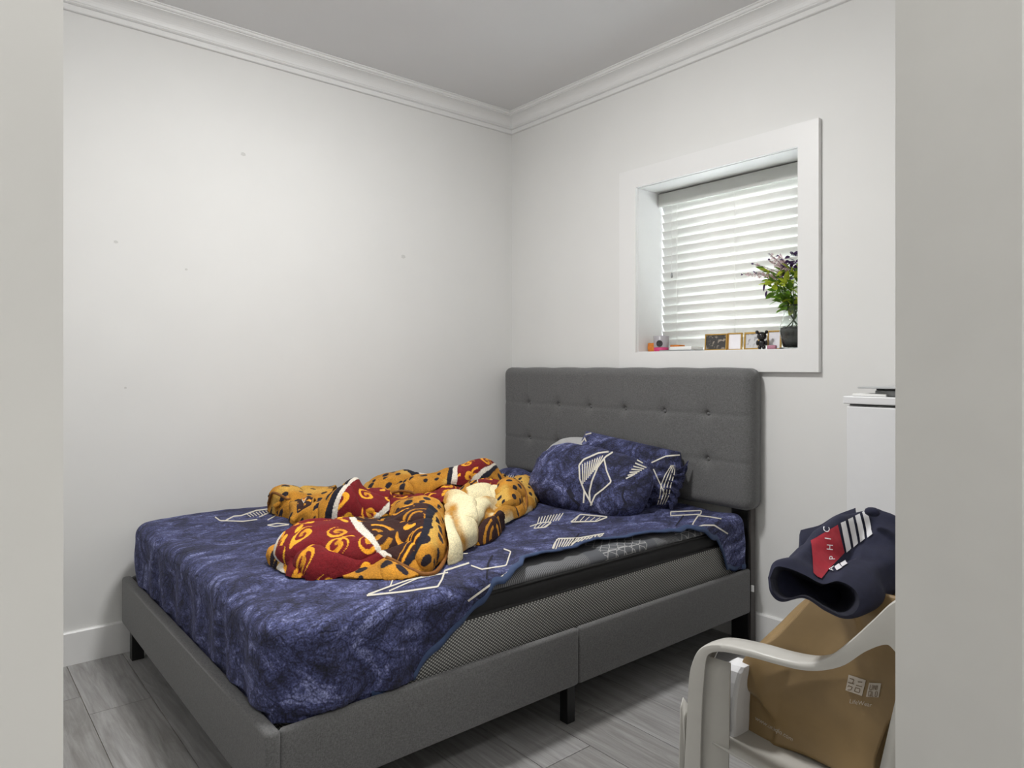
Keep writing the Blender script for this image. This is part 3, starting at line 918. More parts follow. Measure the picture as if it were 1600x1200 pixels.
def dye(U, V, b, seed):
    n = vnoise(np.stack([U, V, U * 0 + seed], -1), 45, seed) * .35 + vnoise(np.stack([U, V, U * 0], -1), 14, seed) * .6
    out = np.zeros(U.shape + (3,))
    # leopard band
    leo = GOLD * (1 + .38 * n)[..., None]
    pale = sm(.1, .6, vnoise(np.stack([U, V, U * 0], -1), 9, seed + 3))
    leo = leo * (1 - .6 * pale[..., None]) + np.array(lin((222, 184, 92))[:3]) * .6 * pale[..., None]
    d_, x, y, h = cells(U, V, .066, seed)
    spot = d_ < (.0115 + .008 * h + .006 * n)
    leo = np.where(spot[..., None], SPOT * (1 + .5 * n[..., None]), leo)
    # red band with scrolls and lilies
    red = RED * (1 + .12 * n)[..., None]
    d_, x, y, h = cells(U, V, .105, seed + 7, .14)
    sp, r_ = spiral(x, y, h, .037, 1.3, .54)
    th = np.arctan2(y, x) + h * 6
    petal = r_ < .044 * np.abs(np.cos(1.5 * th)) ** .6 * (np.cos(th) > -.6)
    petal_in = r_ < .02 * np.abs(np.cos(1.5 * th)) ** 2
    orn = np.where(h > .45, sp, petal & ~petal_in)
    tail = (np.abs(np.hypot(x - .038, y + .014) - .032) < .006) & (np.sin(th * 1.0) > -.1)
    orn = orn | (tail & (h > .3))
    oc = ORN * (1 + .3 * n)[..., None] * (.72 + .5 * sm(.004, .03, r_))[..., None]
    red = np.where(orn[..., None], oc, red)
    # brown field with large scrolls
    bro = BROWN * (1 + .15 * n)[..., None]
    d_, x, y, h = cells(U, V, .19, seed + 12, .10)
    sp, r_ = spiral(x, y, h, .088, 2.3, .42)
    lobes = np.sin(3 * np.arctan2(y, x) + h * 5) > -.55
    fade = (.55 + .6 * (np.sin(r_ * 150) * .5 + .5))[..., None]
    bro = np.where((sp & lobes & (r_ > .02))[..., None], ORN * fade, bro)
    k = b + .0025 * n
    zones = ((.155, leo), (.19, NAVY + 0 * leo), (.218, WHITE * (1 + .05 * n[..., None])), (.415, red), (.447, WHITE * (1 + .05 * n[..., None])), (.80, bro), (.845, NAVY + 0 * leo), (9, leo))
    out = zones[-1][1]
    for lim, c in reversed(zones[:-1]):
        out = np.where((k < lim)[..., None], c, out)
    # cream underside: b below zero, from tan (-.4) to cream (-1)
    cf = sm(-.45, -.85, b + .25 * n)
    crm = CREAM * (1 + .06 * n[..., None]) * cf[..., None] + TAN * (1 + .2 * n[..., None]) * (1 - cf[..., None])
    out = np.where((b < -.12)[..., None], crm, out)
    return np.clip(out, .004, .95)

BV, BF, BD, bcount = [], [], [], [0]
def fold(crest, foot, bc, bf_, bm_=None, back=.07, seed=1, power=1.0, amp=.008, nback=14, res=.0033, bulge=1.0, backz=None, ridge=None, jump=None):
    """crest and foot: lists of (px, py, gy); bc, bm_, bf_: band coordinate at crest, middle and foot"""
    C_ = np.array([over_bed(*p) for p in crest]); F_ = np.array([over_bed(*p) for p in foot])
    n = int(max(np.linalg.norm(np.diff(C_, axis=0), axis=1).sum(), np.linalg.norm(np.diff(F_, axis=0), axis=1).sum()) / res) + 4
    m = int(np.linalg.norm(C_ - F_, axis=1).max() * 1.25 / res) + 4
    C2, F2 = catmull(C_, n), catmull(F_, n)
    tt = np.linspace(0, 1, n)
    ib = lambda a: np.interp(tt, np.linspace(0, 1, len(a)), a)
    bc2, bf2 = ib(bc), ib(bf_)
    bm2 = ib(bm_) if bm_ is not None else (bc2 + bf2) / 2
    rows, bands = [], []
    away = FW * back
    for s_ in np.linspace(1, 0, nback, endpoint=False):     # hidden far side
        h_ = math.sin(s_ * PI / 2); z_ = math.cos(s_ * PI / 2)
        p = C2 + away * h_
        zb = BEDZ if backz is None else backz
        p[:, 2] = zb + (C2[:, 2] - zb) * z_
        rows.append(p); bands.append(bc2 - .0 * s_)
    for s_ in np.linspace(0, 1, m):
        h_ = math.sin(s_ * PI / 2) ** (1.0 / bulge); z_ = math.cos(s_ * PI / 2) ** power
        p = C2 + (F2 - C2) * h_
        p[:, 2] = F2[:, 2] + (C2[:, 2] - F2[:, 2]) * z_
        if jump: rows.append(p); bands.append(bc2 if s_ < jump else bm2 + (bf2 - bm2) * (s_ - jump) / (1 - jump)); continue
        rows.append(p); bands.append(np.where(s_ < .5, bc2 + (bm2 - bc2) * s_ * 2, bm2 + (bf2 - bm2) * (s_ - .5) * 2))
    G = np.array(rows); B_ = np.array(bands)
    du = np.linalg.norm(np.diff(G, axis=1), axis=2); U = np.concatenate([np.zeros((len(G), 1)), np.cumsum(du, 1)], 1)
    U = U[nback:nback + 1].repeat(len(G), 0) * .5 + U * .5
    dv = np.linalg.norm(np.diff(G, axis=0), axis=2); V = np.concatenate([np.zeros((1, n)), np.cumsum(dv, 0)], 0)
    nr = np.cross(np.gradient(G, axis=1), np.gradient(G, axis=0)); nr /= np.linalg.norm(nr, axis=2)[..., None] + 1e-9
    nr *= np.sign((nr * -FW).sum(-1).mean() or 1)
    wob = amp * vnoise(G * np.array([1, 1, .7]), 13, seed) + amp * .45 * vnoise(G, 30, seed + 1) + .0008 * vnoise(G, 160, seed + 2)
    wob = wob - .015 * (amp / .008) * (1 - np.abs(vnoise(G * np.array([1, 1, .8]), 8.0, seed + 9))) ** 11
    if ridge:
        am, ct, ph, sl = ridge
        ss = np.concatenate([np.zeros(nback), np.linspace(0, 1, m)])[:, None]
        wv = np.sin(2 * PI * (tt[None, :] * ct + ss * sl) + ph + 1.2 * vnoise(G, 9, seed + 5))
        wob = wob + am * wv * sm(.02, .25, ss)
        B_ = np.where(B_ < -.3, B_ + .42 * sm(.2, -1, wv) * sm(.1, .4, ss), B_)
    G = G + nr * wob[..., None]
    G[..., 2] = np.maximum(G[..., 2], BEDZ + .006)
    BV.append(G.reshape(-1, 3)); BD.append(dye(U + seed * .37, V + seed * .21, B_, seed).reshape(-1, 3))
    BF.append(grid_faces(len(G), n, off=bcount[0])); bcount[0] += G.shape[0] * n

def eg(px): return 815 + (px - 228) * -.139        # far-left edge of the bed top in the picture
# back middle ridge
fold([(568, 762, eg(568) + 16), (578, 750, eg(578) + 16), (607, 740, eg(607) + 16), (636, 735, eg(636) + 17), (664, 740, eg(664) + 19), (690, 752, eg(690) + 20)],
     [(570, 775, 790), (585, 772, 790), (612, 768, 788), (640, 764, 784), (668, 760, 780), (695, 764, 778)], [.06, .08, .10, .165, .205, .3], [.02, .06, .08, .12, .2, .3], seed=11)
# left tube of the leopard border
fold([(419, 787, 806), (424, 767, 805), (436, 760, 803), (450, 759, 801), (475, 761, 797), (500, 762, 794), (524, 758, 792)],
     [(418, 798, 803), (430, 803, 808), (444, 808, 812), (457, 813, 817), (474, 812, 816), (494, 806, 812), (514, 800, 808)], [.06] * 7, [.03] * 7, back=.06, seed=21, amp=.009)
# small pale bulges below it
fold([(428, 792, 812), (440, 784, 811), (452, 781, 811), (464, 785, 812), (476, 782, 812), (490, 783, 812)],
     [(432, 804, 806), (442, 808, 811), (452, 810, 814), (460, 820, 823), (474, 822, 824), (490, 822, 824)], [.95, .93, .95, .93, .27, .95], [.95, .94, .95, .95, .95, .95], back=.05, seed=25, amp=.010)
# slanted sheet with navy and white stripes
fold([(456, 813, 830), (480, 795, 828), (505, 776, 826), (530, 761, 823), (548, 750, 820), (558, 748, 818), (568, 758, 816), (586, 764, 812), (608, 768, 808)],
     [(464, 823, 828), (478, 822, 830), (494, 820, 832), (510, 818, 833), (526, 815, 834), (544, 812, 834), (562, 812, 832), (586, 812, 830), (608, 806, 826)],
     [.04, .06, .08, .115, .168, .205, .25, .30, .36], [.03, .05, .09, .165, .215, .30, .37, .425, .47], [.03, .05, .085, .14, .19, .25, .31, .36, .41], back=.06, seed=31, power=.8)
# valley between the ridges
fold([(586, 772, 806), (604, 768, 804), (624, 772, 802), (648, 770, 800), (676, 764, 797), (702, 758, 794), (722, 764, 794)],
     [(590, 812, 822), (606, 808, 820), (624, 800, 818), (650, 790, 815), (678, 786, 812), (700, 784, 812), (722, 786, 812)], [.3, .3, .3, .28, .28, .28, .28], [.44, .42, .4, .34, .3, .3, .3], back=.03, seed=35)
# long back ridge rising to the red peak
fold([(609, 772, 800), (617, 758, 799), (642, 746, 796), (669, 741, 793), (693, 736, 790), (710, 732, 787), (728, 724, 785), (751, 717, 782), (766, 721, 779), (779, 735, 776), (793, 747, 772)],
     [(614, 780, 800), (630, 776, 802), (652, 773, 803), (672, 767, 801), (692, 758, 798), (708, 757, 796), (722, 758, 794), (746, 751, 790), (764, 752, 787), (778, 754, 784), (794, 762, 780)],
     [.05, .05, .07, .09, .12, .19, .25, .30, .27, .12, .08], [.02, .03, .05, .07, .13, .205, .235, .19, .13, .08, .06], back=.07, seed=41)
# right-hand end lobes of leopard border
fold([(800, 750, 778), (810, 745, 776), (820, 744, 774), (834, 750, 772), (850, 763, 771)],
     [(800, 810, 812), (812, 806, 808), (824, 800, 802), (836, 791, 793), (847, 779, 782)], [.09, .08, .07, .07, .05], [-.7, -.9, -.9, .05, .04], [.07, .06, .08, .07, .05], back=.04, seed=52, amp=.007)
fold([(774, 760, 798), (785, 751, 796), (798, 748, 794), (811, 753, 792), (820, 765, 793), (824, 782, 798)],
     [(774, 824, 828), (787, 818, 822), (799, 812, 817), (809, 808, 812), (816, 803, 808), (821, 797, 805)], [.10, .08, .09, .06, .04, .02], [-.8, -.9, -.8, .05, .03, .02], [.06, .05, .06, .06, .05, .02], back=.03, seed=51, amp=.006)
# folded panel with maroon band and cream
fold([(714, 768, 805), (730, 756, 803), (750, 749, 800), (770, 750, 797), (788, 757, 794), (798, 766, 792)],
     [(720, 786, 812), (736, 786, 812), (752, 786, 811), (770, 790, 810), (786, 806, 812), (795, 804, 808)],
     [.95, .94, .30, .31, .31, .30], [-.6, -.9, -.95, -.9, -.7, .3], [.94, -.95, -1, -1, -1, .3], back=.05, seed=55, amp=.004, jump=.30)
# brown scroll piece under the cream fold
fold([(744, 832, 850), (756, 816, 844), (770, 806, 838), (781, 800, 832), (788, 806, 826)],
     [(736, 852, 854), (752, 851, 853), (768, 845, 847), (778, 836, 838), (786, 824, 826)], [.6] * 5, [.62] * 5, back=.03, seed=61, amp=.003)
# cream fleece side sliding down to the bed in soft folds
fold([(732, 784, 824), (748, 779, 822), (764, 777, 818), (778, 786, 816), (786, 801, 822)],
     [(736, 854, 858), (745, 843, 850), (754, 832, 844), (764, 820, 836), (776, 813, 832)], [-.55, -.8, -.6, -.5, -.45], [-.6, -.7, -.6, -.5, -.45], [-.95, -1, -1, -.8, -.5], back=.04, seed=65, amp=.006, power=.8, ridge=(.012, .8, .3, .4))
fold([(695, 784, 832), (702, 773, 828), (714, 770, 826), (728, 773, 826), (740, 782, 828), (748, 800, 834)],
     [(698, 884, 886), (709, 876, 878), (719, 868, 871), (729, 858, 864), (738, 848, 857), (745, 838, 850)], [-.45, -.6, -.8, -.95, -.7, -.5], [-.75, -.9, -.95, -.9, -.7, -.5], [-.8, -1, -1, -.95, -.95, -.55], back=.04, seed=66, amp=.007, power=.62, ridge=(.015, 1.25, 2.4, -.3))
# leopard hood behind the brown roll
fold([(610, 790, 826), (618, 781, 826), (632, 777, 826), (650, 775, 827), (668, 776, 828), (684, 783, 830), (696, 798, 834), (701, 820, 842), (702, 845, 856)],
     [(610, 812, 832), (620, 806, 834), (634, 797, 836), (650, 793, 838), (666, 796, 842), (680, 810, 848), (690, 835, 858), (695, 862, 872), (697, 872, 878)],
     [.95] * 9, [.93] * 9, back=.05, seed=71)
# leopard wedge turned under the roll
fold([(536, 897, 903), (560, 890, 901), (582, 884, 899), (606, 873, 897), (632, 884, 896), (654, 892, 899)],
     [(536, 905, 907), (560, 906, 908), (584, 907, 909), (612, 907, 909), (640, 905, 907), (660, 900, 902)], [.95] * 6, [.94] * 6, back=.03, seed=87, amp=.003)
# front roll: red, white stripe, brown field, navy stripe, leopard border with piped hem
ROLLF = [(612, 874, 897), (628, 882, 898), (645, 890, 899), (662, 896, 900), (680, 893, 897), (693, 877, 885), (699, 856, 872)]
fold([(419, 872, 886), (428, 856, 884), (438, 842, 882), (452, 828, 878), (472, 820, 874), (495, 816, 871), (522, 813, 868), (548, 812, 866), (574, 811, 863), (598, 812, 860), (617, 807, 857), (634, 795, 854), (652, 788, 852), (670, 790, 850), (686, 806, 852), (697, 832, 858)],
     [(424, 880, 884), (432, 888, 890), (446, 899, 901), (462, 905, 907), (482, 907, 909), (506, 906, 908), (532, 903, 905), (558, 897, 902), (586, 885, 898)] + ROLLF,
     [.1, .17, .205, .222, .225, .25, .32, .425, .50, .56, .62, .68, .75, .80, .86, .95],
     [.1, .19, .22, .25, .26, .27, .29, .31, .36, .43, .80, .88, .94, .98, .99, 1.0],
     [.1, .2, .26, .3, .32, .33, .35, .38, .44, .56, .64, .72, .80, .87, .95, .98], back=.06, seed=84, amp=.009, power=.85, bulge=1.15)
# gold knob at the far left of the red roll
fold([(417, 870, 884), (422, 858, 882), (430, 853, 880), (440, 852, 878), (448, 858, 877)],
     [(420, 878, 884), (426, 886, 889), (434, 890, 892), (442, 890, 892), (450, 888, 890)], [.07] * 5, [.05] * 5, back=.04, seed=97, amp=.004)

blk = thing('blanket', 'crumpled gold, red and brown plush blanket with leopard border heaped on the bed', 'blanket', (.9, -1.3, BEDZ))
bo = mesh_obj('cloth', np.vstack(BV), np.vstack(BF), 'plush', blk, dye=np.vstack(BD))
solid(bo, .007, -1)
def pipe(pts, r_=.0055):
    P_ = [over_bed(*p) for p in pts]
    tube('piping', P_, r_, 'ochre', blk, 10, samples=len(P_) * 9)
pipe([(604, 871, 898)] + [(x, y + 1, g + 2.5) for x, y, g in ROLLF], .0065)
pipe([(420, 798, 802), (420, 784, 806), (425, 771, 808), (432, 771, 810), (442, 776, 812), (450, 780, 812), (462, 778, 811)])
pipe([(783, 750, 795), (797, 750, 795), (811, 754, 796), (820, 766, 797), (823, 782, 801), (820, 798, 805), (810, 808, 810)])
pipe([(818, 756, 785), (832, 756, 780), (848, 760, 775)], .004)
pipe([(612, 781, 803), (610, 773, 805), (616, 769, 806), (628, 767, 806), (642, 769, 806), (650, 774, 806)])
#PART4

# ============================================================ BLIND
bl = thing('window_blind', 'white horizontal slat blind lowered in the window recess', 'blind', ((WX0 + WX1) / 2, .19, SILL))
BX0, BX1, BY = WX0 + .010, WX1 - .010, .195
box('valance', BX0 - .002, BX1 + .002, BY - .045, BY - .033, 2.010, 2.078, 'valance', bl, .004, 2)
box('head_rail', BX0 + .003, BX1 - .003, BY - .03, BY + .028, 2.035, 2.080, 'trim', bl)
TILT = math.radians(62)
half = .0255
def slat_mesh():
    V = []
    n = 9
    for s_ in np.linspace(-1, 1, n):
        a = s_ * half
        cam_ = .0030 * (1 - s_ * s_)
        # room edge up, outer edge down; bulging towards the room
        y = -a * math.cos(TILT) * -1; z = -a * math.sin(TILT)
        ny, nz_ = -math.sin(TILT), -math.cos(TILT) * -1
        V.append((y - math.sin(TILT) * cam_, z - math.cos(TILT) * cam_ * 1.0))
    W_ = []
    for x in (BX0, BX1):
        for th in (0, .0026):
            for (y, z) in V: W_.append((x, y + math.sin(TILT) * th, z + math.cos(TILT) * th))
    f = []
    for i in range(n - 1):
        f += [(i, i + 1, 2 * n + i + 1, 2 * n + i), (n + i, 3 * n + i, 3 * n + i + 1, n + i + 1), (i, n + i, n + i + 1, i + 1), (2 * n + i, 2 * n + i + 1, 3 * n + i + 1, 3 * n + i)]
    f += [(0, 2 * n, 3 * n, n), (n - 1, 2 * n - 1, 4 * n - 1, 3 * n - 1)]
    return W_, f
SV, SFc = slat_mesh()
NS, PITCH, ZT = 17, .0432, 1.996
sm_obj = None
for k in range(NS):
    z = ZT - k * PITCH
    if sm_obj is None:
        me = bpy.data.meshes.new('slat'); me.from_pydata([tuple(map(float, p)) for p in SV], [], SFc); me.materials.append(M['slat'])
        me.polygons.foreach_set('use_smooth', [True] * len(me.polygons)); sm_obj = me
    o = link(bpy.data.objects.new('slat', sm_obj), bl)
    o.location = Vector((0, BY, z)) - bl.location
box('bottom_rail', BX0, BX1, BY - .022, BY + .022, ZT - NS * PITCH - .012, ZT - NS * PITCH + .004, 'slat', bl, .003)
for x in (1.10, 1.43, 1.76):
    for dy in (-.026, .026):
        tube('ladder_cord', [(x, BY + dy, 2.02), (x, BY + dy, ZT - NS * PITCH)], .0011, 'cord', bl, 6)
tube('pull_cord', [(1.075, BY - .034, 2.02), (1.075, BY - .036, 1.66)], .0009, 'cord', bl, 6)
lathe('tassel', [(.001, .016), (.005, .010), (.006, -.004), (.004, -.012), (.0005, -.013)], (1.075, BY - .036, 1.652), 'grey_plastic', bl, 10)

# ============================================================ THINGS ON THE SILL
def place(px, y): return onY(px, 545, y)[0]
# orange cloth pouch
bm = bm_box(bmesh.new(), 1.000, 1.048, .055, .10, SILL, SILL + .046, .008, 3)
bmesh.ops.subdivide_edges(bm, edges=bm.edges[:], cuts=2, use_grid_fill=True)
for v_ in bm.verts:
    nn = float(vnoise(np.array([[v_.co.x, v_.co.y, v_.co.z]]), 60, 3)[0]); v_.co.x += .003 * nn; v_.co.z += .003 * nn * (v_.co.z > SILL + .01)
tag(bm_obj('pouch', bm, 'orange', None, True), 'small orange cloth pouch at the left end of the window sill', 'pouch')
# candle jar
jx, jy = 1.074, .075
cj = thing('candle_jar', 'glass candle jar with pink wax and round dark badge on the sill', 'candle', (jx, jy, SILL))
lathe('jar', [(.0345, .021), (.0355, .021), (.0368, .024), (.038, .078), (.0365, .079), (.0345, .077), (.0335, .023), (.0345, .021)], (jx, jy, SILL), 'frosted', cj, 28)
lathe('wax', [(.0005, .0), (.0345, .0), (.0358, .003), (.0366, .0208), (.0005, .0208)], (jx, jy, SILL), 'pink', cj, 28)
Vb = []
a0 = math.atan2(CAM[1] - jy, CAM[0] - jx) - .25
for r_ in (.0, .0165):
    for k in range(20):
        th = 2 * PI * k / 20; aa = a0 + r_ * math.cos(th) / .0375; rr = .0376 + .0004
        Vb.append((jx + rr * math.cos(aa), jy + rr * math.sin(aa), SILL + .040 + r_ * math.sin(th)))
mesh_obj('badge', Vb, [tuple(q) for q in grid_faces(2, 20, True)], 'lead', cj)
# booklets and sheets lying flat
def sheet_flat(name, x, y, w_, d_, h_, z, rz, mat, label, cat):
    o = box(name, -w_ / 2, w_ / 2, -d_ / 2, d_ / 2, 0, h_, mat, None, min(.001, h_ * .3), 1)
    o.location = (x, y, z); o.rotation_euler = (0, 0, rz)
    return tag(o, label, cat)
sheet_flat('booklet', 1.205, .07, .19, .11, .006, SILL, .06, 'grey_plastic', 'thin grey booklet lying flat on the sill beside the candle jar', 'booklet')
sheet_flat('paper_stack', 1.225, .075, .13, .09, .016, SILL + .006, -.05, 'paper', 'small stack of white paper on the grey booklet', 'papers')
sheet_flat('orange_box', 1.165, .085, .052, .05, .010, SILL + .022, .1, 'orange', 'flat orange packet lying on the white paper stack', 'packet')
# picture frames
def frame(x, y, w_, h_, rz, lean, pic, label, fm='gold', bw=.006):
    t = thing('picture_frame', label, 'picture frame', (x, y, SILL), rz)
    Mx = Matrix.Translation((x, y, SILL)) @ Matrix.Rotation(rz, 4, 'Z') @ Matrix.Rotation(lean, 4, 'X')
    bm_ = bmesh.new()
    for (a, b, c, d_) in ((-w_ / 2, w_ / 2, 0, bw), (-w_ / 2, w_ / 2, h_ - bw, h_), (-w_ / 2, -w_ / 2 + bw, bw, h_ - bw), (w_ / 2 - bw, w_ / 2, bw, h_ - bw)):
        bm_box(bm_, a, b, -.006, .006, c, d_, .0008, 1)
    bm_.transform(Mx); bm_obj('border', bm_, fm, t)
    bm_ = bm_box(bmesh.new(), -w_ / 2 + bw, w_ / 2 - bw, -.002, .002, bw, h_ - bw); bm_.transform(Mx); bm_obj('picture', bm_, pic, t)
    bm_ = bm_box(bmesh.new(), -.006, .006, .004, .028, .0, h_ * .7); bm_.transform(Mx); bm_obj('easel_back', bm_, 'charcoal', t)
    return t
frame(1.392, .07, .112, .078, .10, -.10, 'photo_dark', 'wide gold picture frame with a dark collage on the sill')
frame(1.482, .085, .072, .080, .05, -.08, 'photo_white', 'narrow gold frame with a blank white card, between two other frames')
frame(1.568, .085, .080, .080, -.05, -.08, 'photo_grey', 'gold frame with a pale grey picture, left of the bear figurine', 'gold', .008)
frame(1.662, .11, .062, .084, .1, -.06, 'photo_white', 'small pale frame half hidden behind the bear figurine')
# bear figurine
bx_, by_ = 1.634, .055
bear = thing('bear_figurine', 'small glossy black bear figurine standing on the window sill', 'figurine', (bx_, by_, SILL))
faceang = math.atan2(CAM[1] - by_, CAM[0] - bx_)
fx, fy = math.cos(faceang), math.sin(faceang)
def blob(name, c, r, parent, mat, n=16):
    V = []
    for j in range(n // 2 + 1):
        ph = PI * j / (n // 2)
        for k in range(n):
            th = 2 * PI * k / n
            V.append((c[0] + r[0] * math.sin(ph) * math.cos(th), c[1] + r[1] * math.sin(ph) * math.sin(th), c[2] + r[2] * math.cos(ph)))
    return mesh_obj(name, V, [tuple(q) for q in grid_faces(n // 2 + 1, n, True)], mat, parent)
lx, ly = -fy, fx
def bp(s_, f_, z): return (bx_ + lx * s_ + fx * f_, by_ + ly * s_ + fy * f_, SILL + z)
blob('body', bp(0, 0, .028), (.0165, .0165, .017), bear, 'bear'); blob('head', bp(0, 0, .059), (.021, .021, .019), bear, 'bear')
blob('muzzle', bp(0, .019, .055), (.008, .008, .006), bear, 'bear')
for s_ in (-1, 1):
    blob('ear', bp(s_ * .0195, 0, .0765), (.0078, .0078, .0078), bear, 'bear', 12)
    blob('arm', bp(s_ * .0180, .004, .029), (.0062, .0062, .012), bear, 'bear', 12)
    blob('leg', bp(s_ * .0085, .002, .010), (.0080, .0090, .0102), bear, 'bear', 12)
# dusty pink soap and glass coaster
o = box('soap', -.019, .019, -.013, .013, 0, .018, 'pink_dull', None, .006, 3, True); o.location = (1.688, .045, SILL + .0); o.rotation_euler = (0, 0, .25)
tag(o, 'dusty pink soap bar between the bear figurine and the vase', 'soap')

# vase with pebbles and bouquet
vx, vy = 1.762, .085
tag(lathe('coaster', [(.0005, 0), (.054, 0), (.056, .003), (.056, .007), (.0005, .007)], (vx, vy, SILL), 'glass', None, 32), 'round clear glass coaster under the flower vase', 'coaster')
vase = thing('vase', 'clear glass vase holding dark pebbles at the right end of the sill', 'vase', (vx, vy, SILL + .0072))
vz = SILL + .0072
lathe('glass', [(.0005, .001), (.036, .001), (.042, .006), (.056, .072), (.056, .085), (.045, .118), (.037, .145), (.042, .170), (.046, .180), (.0445, .1805), (.0405, .170), (.0355, .145), (.0435, .118), (.0543, .085), (.0543, .072), (.0405, .007), (.0005, .005)], (vx, vy, vz), 'glass', vase, 32)
lathe('pebble_bed', [(.0005, .0058), (.0398, .0078), (.0532, .070), (.050, .077), (.030, .081), (.0005, .080)], (vx, vy, vz), 'pebble', vase, 32)
pmesh = None
for k in range(34):
    a = k * 2.399; r_ = .0475 * math.sqrt((k + .5) / 34)
    if pmesh is None:
        o = blob('pebble', (0, 0, 0), (.0075, .006, .0045), None, 'pebble', 10); pmesh = o.data; o.parent = vase
    else: o = link(bpy.data.objects.new('pebble', pmesh), vase)
    o.location = (r_ * math.cos(a), r_ * math.sin(a), .0795 + .003 * (k % 3)); o.rotation_euler = (0, 0, a * 3)
bq = thing('bouquet', 'mixed bouquet of green leaves, purple leaves and pale pink flower spikes', 'bouquet', (vx, vy, vz + .09))
def leaf_mesh(name, w_, l_, mat, fold_=.25):
    V, n = [], 7
    for i in range(n):
        t_ = i / (n - 1); ww = w_ * math.sin(PI * min(1, t_ * .96 + .03)) ** .8
        zz = -.25 * l_ * t_ * t_
        V += [(-ww, t_ * l_, zz + ww * fold_), (0, t_ * l_, zz), (ww, t_ * l_, zz + ww * fold_)]
    me = bpy.data.meshes.new(name); me.from_pydata(V, [], [tuple(q) for q in grid_faces(n, 3)]); me.materials.append(M[mat])
    me.polygons.foreach_set('use_smooth', [True] * len(me.polygons)); return me
LM = {'g': leaf_mesh('leaf', .0085, .040, 'leaf'), 'l': leaf_mesh('leaf', .0105, .044, 'leaf_lime'), 'p': leaf_mesh('leaf', .0095, .046, 'leaf_purple')}
rnd = random.Random(7)
def orient(d, roll):
    d = Vector(d).normalized()
    q = d.to_track_quat('Y', 'Z')
    return (q.to_matrix().to_4x4() @ Matrix.Rotation(roll, 4, 'Y'))
base_loc = Vector(bq.location)
def put_leaf(kind, p, d, sc, roll):
    o = link(bpy.data.objects.new('leaf', LM[kind]), bq)
    o.matrix_basis = Matrix.Translation(Vector(p) - base_loc) @ orient(d, roll) @ Matrix.Scale(sc, 4)
neck = np.array([vx, vy, vz + .165])
def fan_pt(sx, up, dep): return neck + np.array([sx, dep, up])
# stems through the vase
for k in range(7):
    a = k * .9
    tube('stem', [(vx + .03 * math.cos(a + PI), vy + .03 * math.sin(a + PI), vz + .082), (vx + .012 * math.cos(a), vy + .012 * math.sin(a), vz + .14), (vx + .10 * math.cos(a) * .5 - .02, vy + .03 * math.sin(a), vz + .27)], .0022, 'stem', bq, 6, samples=10)
for k in range(230):
    up = rnd.uniform(-.008, .17); spread = .030 + .62 * max(up, 0)
    sx = rnd.uniform(-1, .42) * min(spread, .125); dep = rnd.uniform(-.55, .45) * min(spread, .075)
    p = fan_pt(sx, up, dep)
    d = (sx * 6 + rnd.uniform(-.5, .5), dep * 6 + rnd.uniform(-.5, .5), rnd.uniform(-.2, .9))
    put_leaf('l' if (up > .085 and rnd.random() < .5) or rnd.random() < .12 else 'g', p, d, rnd.uniform(.75, 1.25), rnd.uniform(-1, 1))
for k in range(44):
    if k < 18: sx, up = rnd.uniform(-.05, .05), rnd.uniform(.12, .20)
    else: sx, up = rnd.uniform(-.005, .045), rnd.uniform(.18, .235)
    p = fan_pt(sx, up, rnd.uniform(-.04, .03))
    put_leaf('p', p, (rnd.uniform(-1, 1), rnd.uniform(-1, .6), rnd.uniform(-.1, 1.0)), rnd.uniform(.6, .95), rnd.uniform(-1, 1))
for (sx, up) in ((-.118, .115), (-.108, .085)): put_leaf('p', fan_pt(sx, up, -.02), (-.4, 0, -1), .7, .3)
flo = None
def floret_mesh():
    bm_ = bmesh.new()
    for k in range(5):
        a = k * 2 * PI / 5
        vs = [bm_.verts.new(p) for p in ((0, 0, 0), (.004 * math.cos(a - .5), .004 * math.sin(a - .5), .003), (.007 * math.cos(a), .007 * math.sin(a), .0045), (.004 * math.cos(a + .5), .004 * math.sin(a + .5), .003))]
        bm_.faces.new(vs)
    me = bpy.data.meshes.new('floret'); bm_.to_mesh(me); bm_.free(); me.materials.append(M['blossom']); return me
FM = floret_mesh()
spikes = [((-.015, .12, -.02), (-.215, .168, -.035)), ((-.01, .13, -.02), (-.165, .205, -.03)), ((-.005, .14, -.02), (-.085, .235, -.03)), ((-.0, .14, -.02), (-.06, .232, -.01)), ((0, .14, -.02), (-.105, .215, -.01)), ((-.02, .12, -.03), (-.155, .165, -.03)), ((.0, .13, -.03), (-.03, .205, -.03))]
for a, b in spikes:
    A_, B_ = fan_pt(*[a[0], a[1], a[2]]), fan_pt(*[b[0], b[1], b[2]])
    tube('flower_stem', [A_, (A_ + B_) / 2 + np.array([0, 0, .008]), B_], .0012, 'stem', bq, 5, samples=8)
    for k in range(34):
        t_ = .30 + .66 * k / 33
        p = A_ + (B_ - A_) * t_ + np.array([rnd.uniform(-1, 1), rnd.uniform(-1, 1), rnd.uniform(-1, 1)]) * .009 * (1.15 - t_ * .6)
        o = link(bpy.data.objects.new('floret', FM), bq)
        o.matrix_basis = Matrix.Translation(Vector(p) - base_loc) @ Euler((rnd.uniform(-1.6, 1.6), rnd.uniform(-1.6, 1.6), rnd.uniform(0, 6))).to_matrix().to_4x4()
    for k in range(3): put_leaf('p', B_ + np.array([rnd.uniform(-.006, .006), 0, rnd.uniform(-.006, .004)]), tuple(B_ - A_ + np.array([rnd.uniform(-.08, .08), 0, rnd.uniform(-.08, .08)])), .30, rnd.uniform(-2, 2))

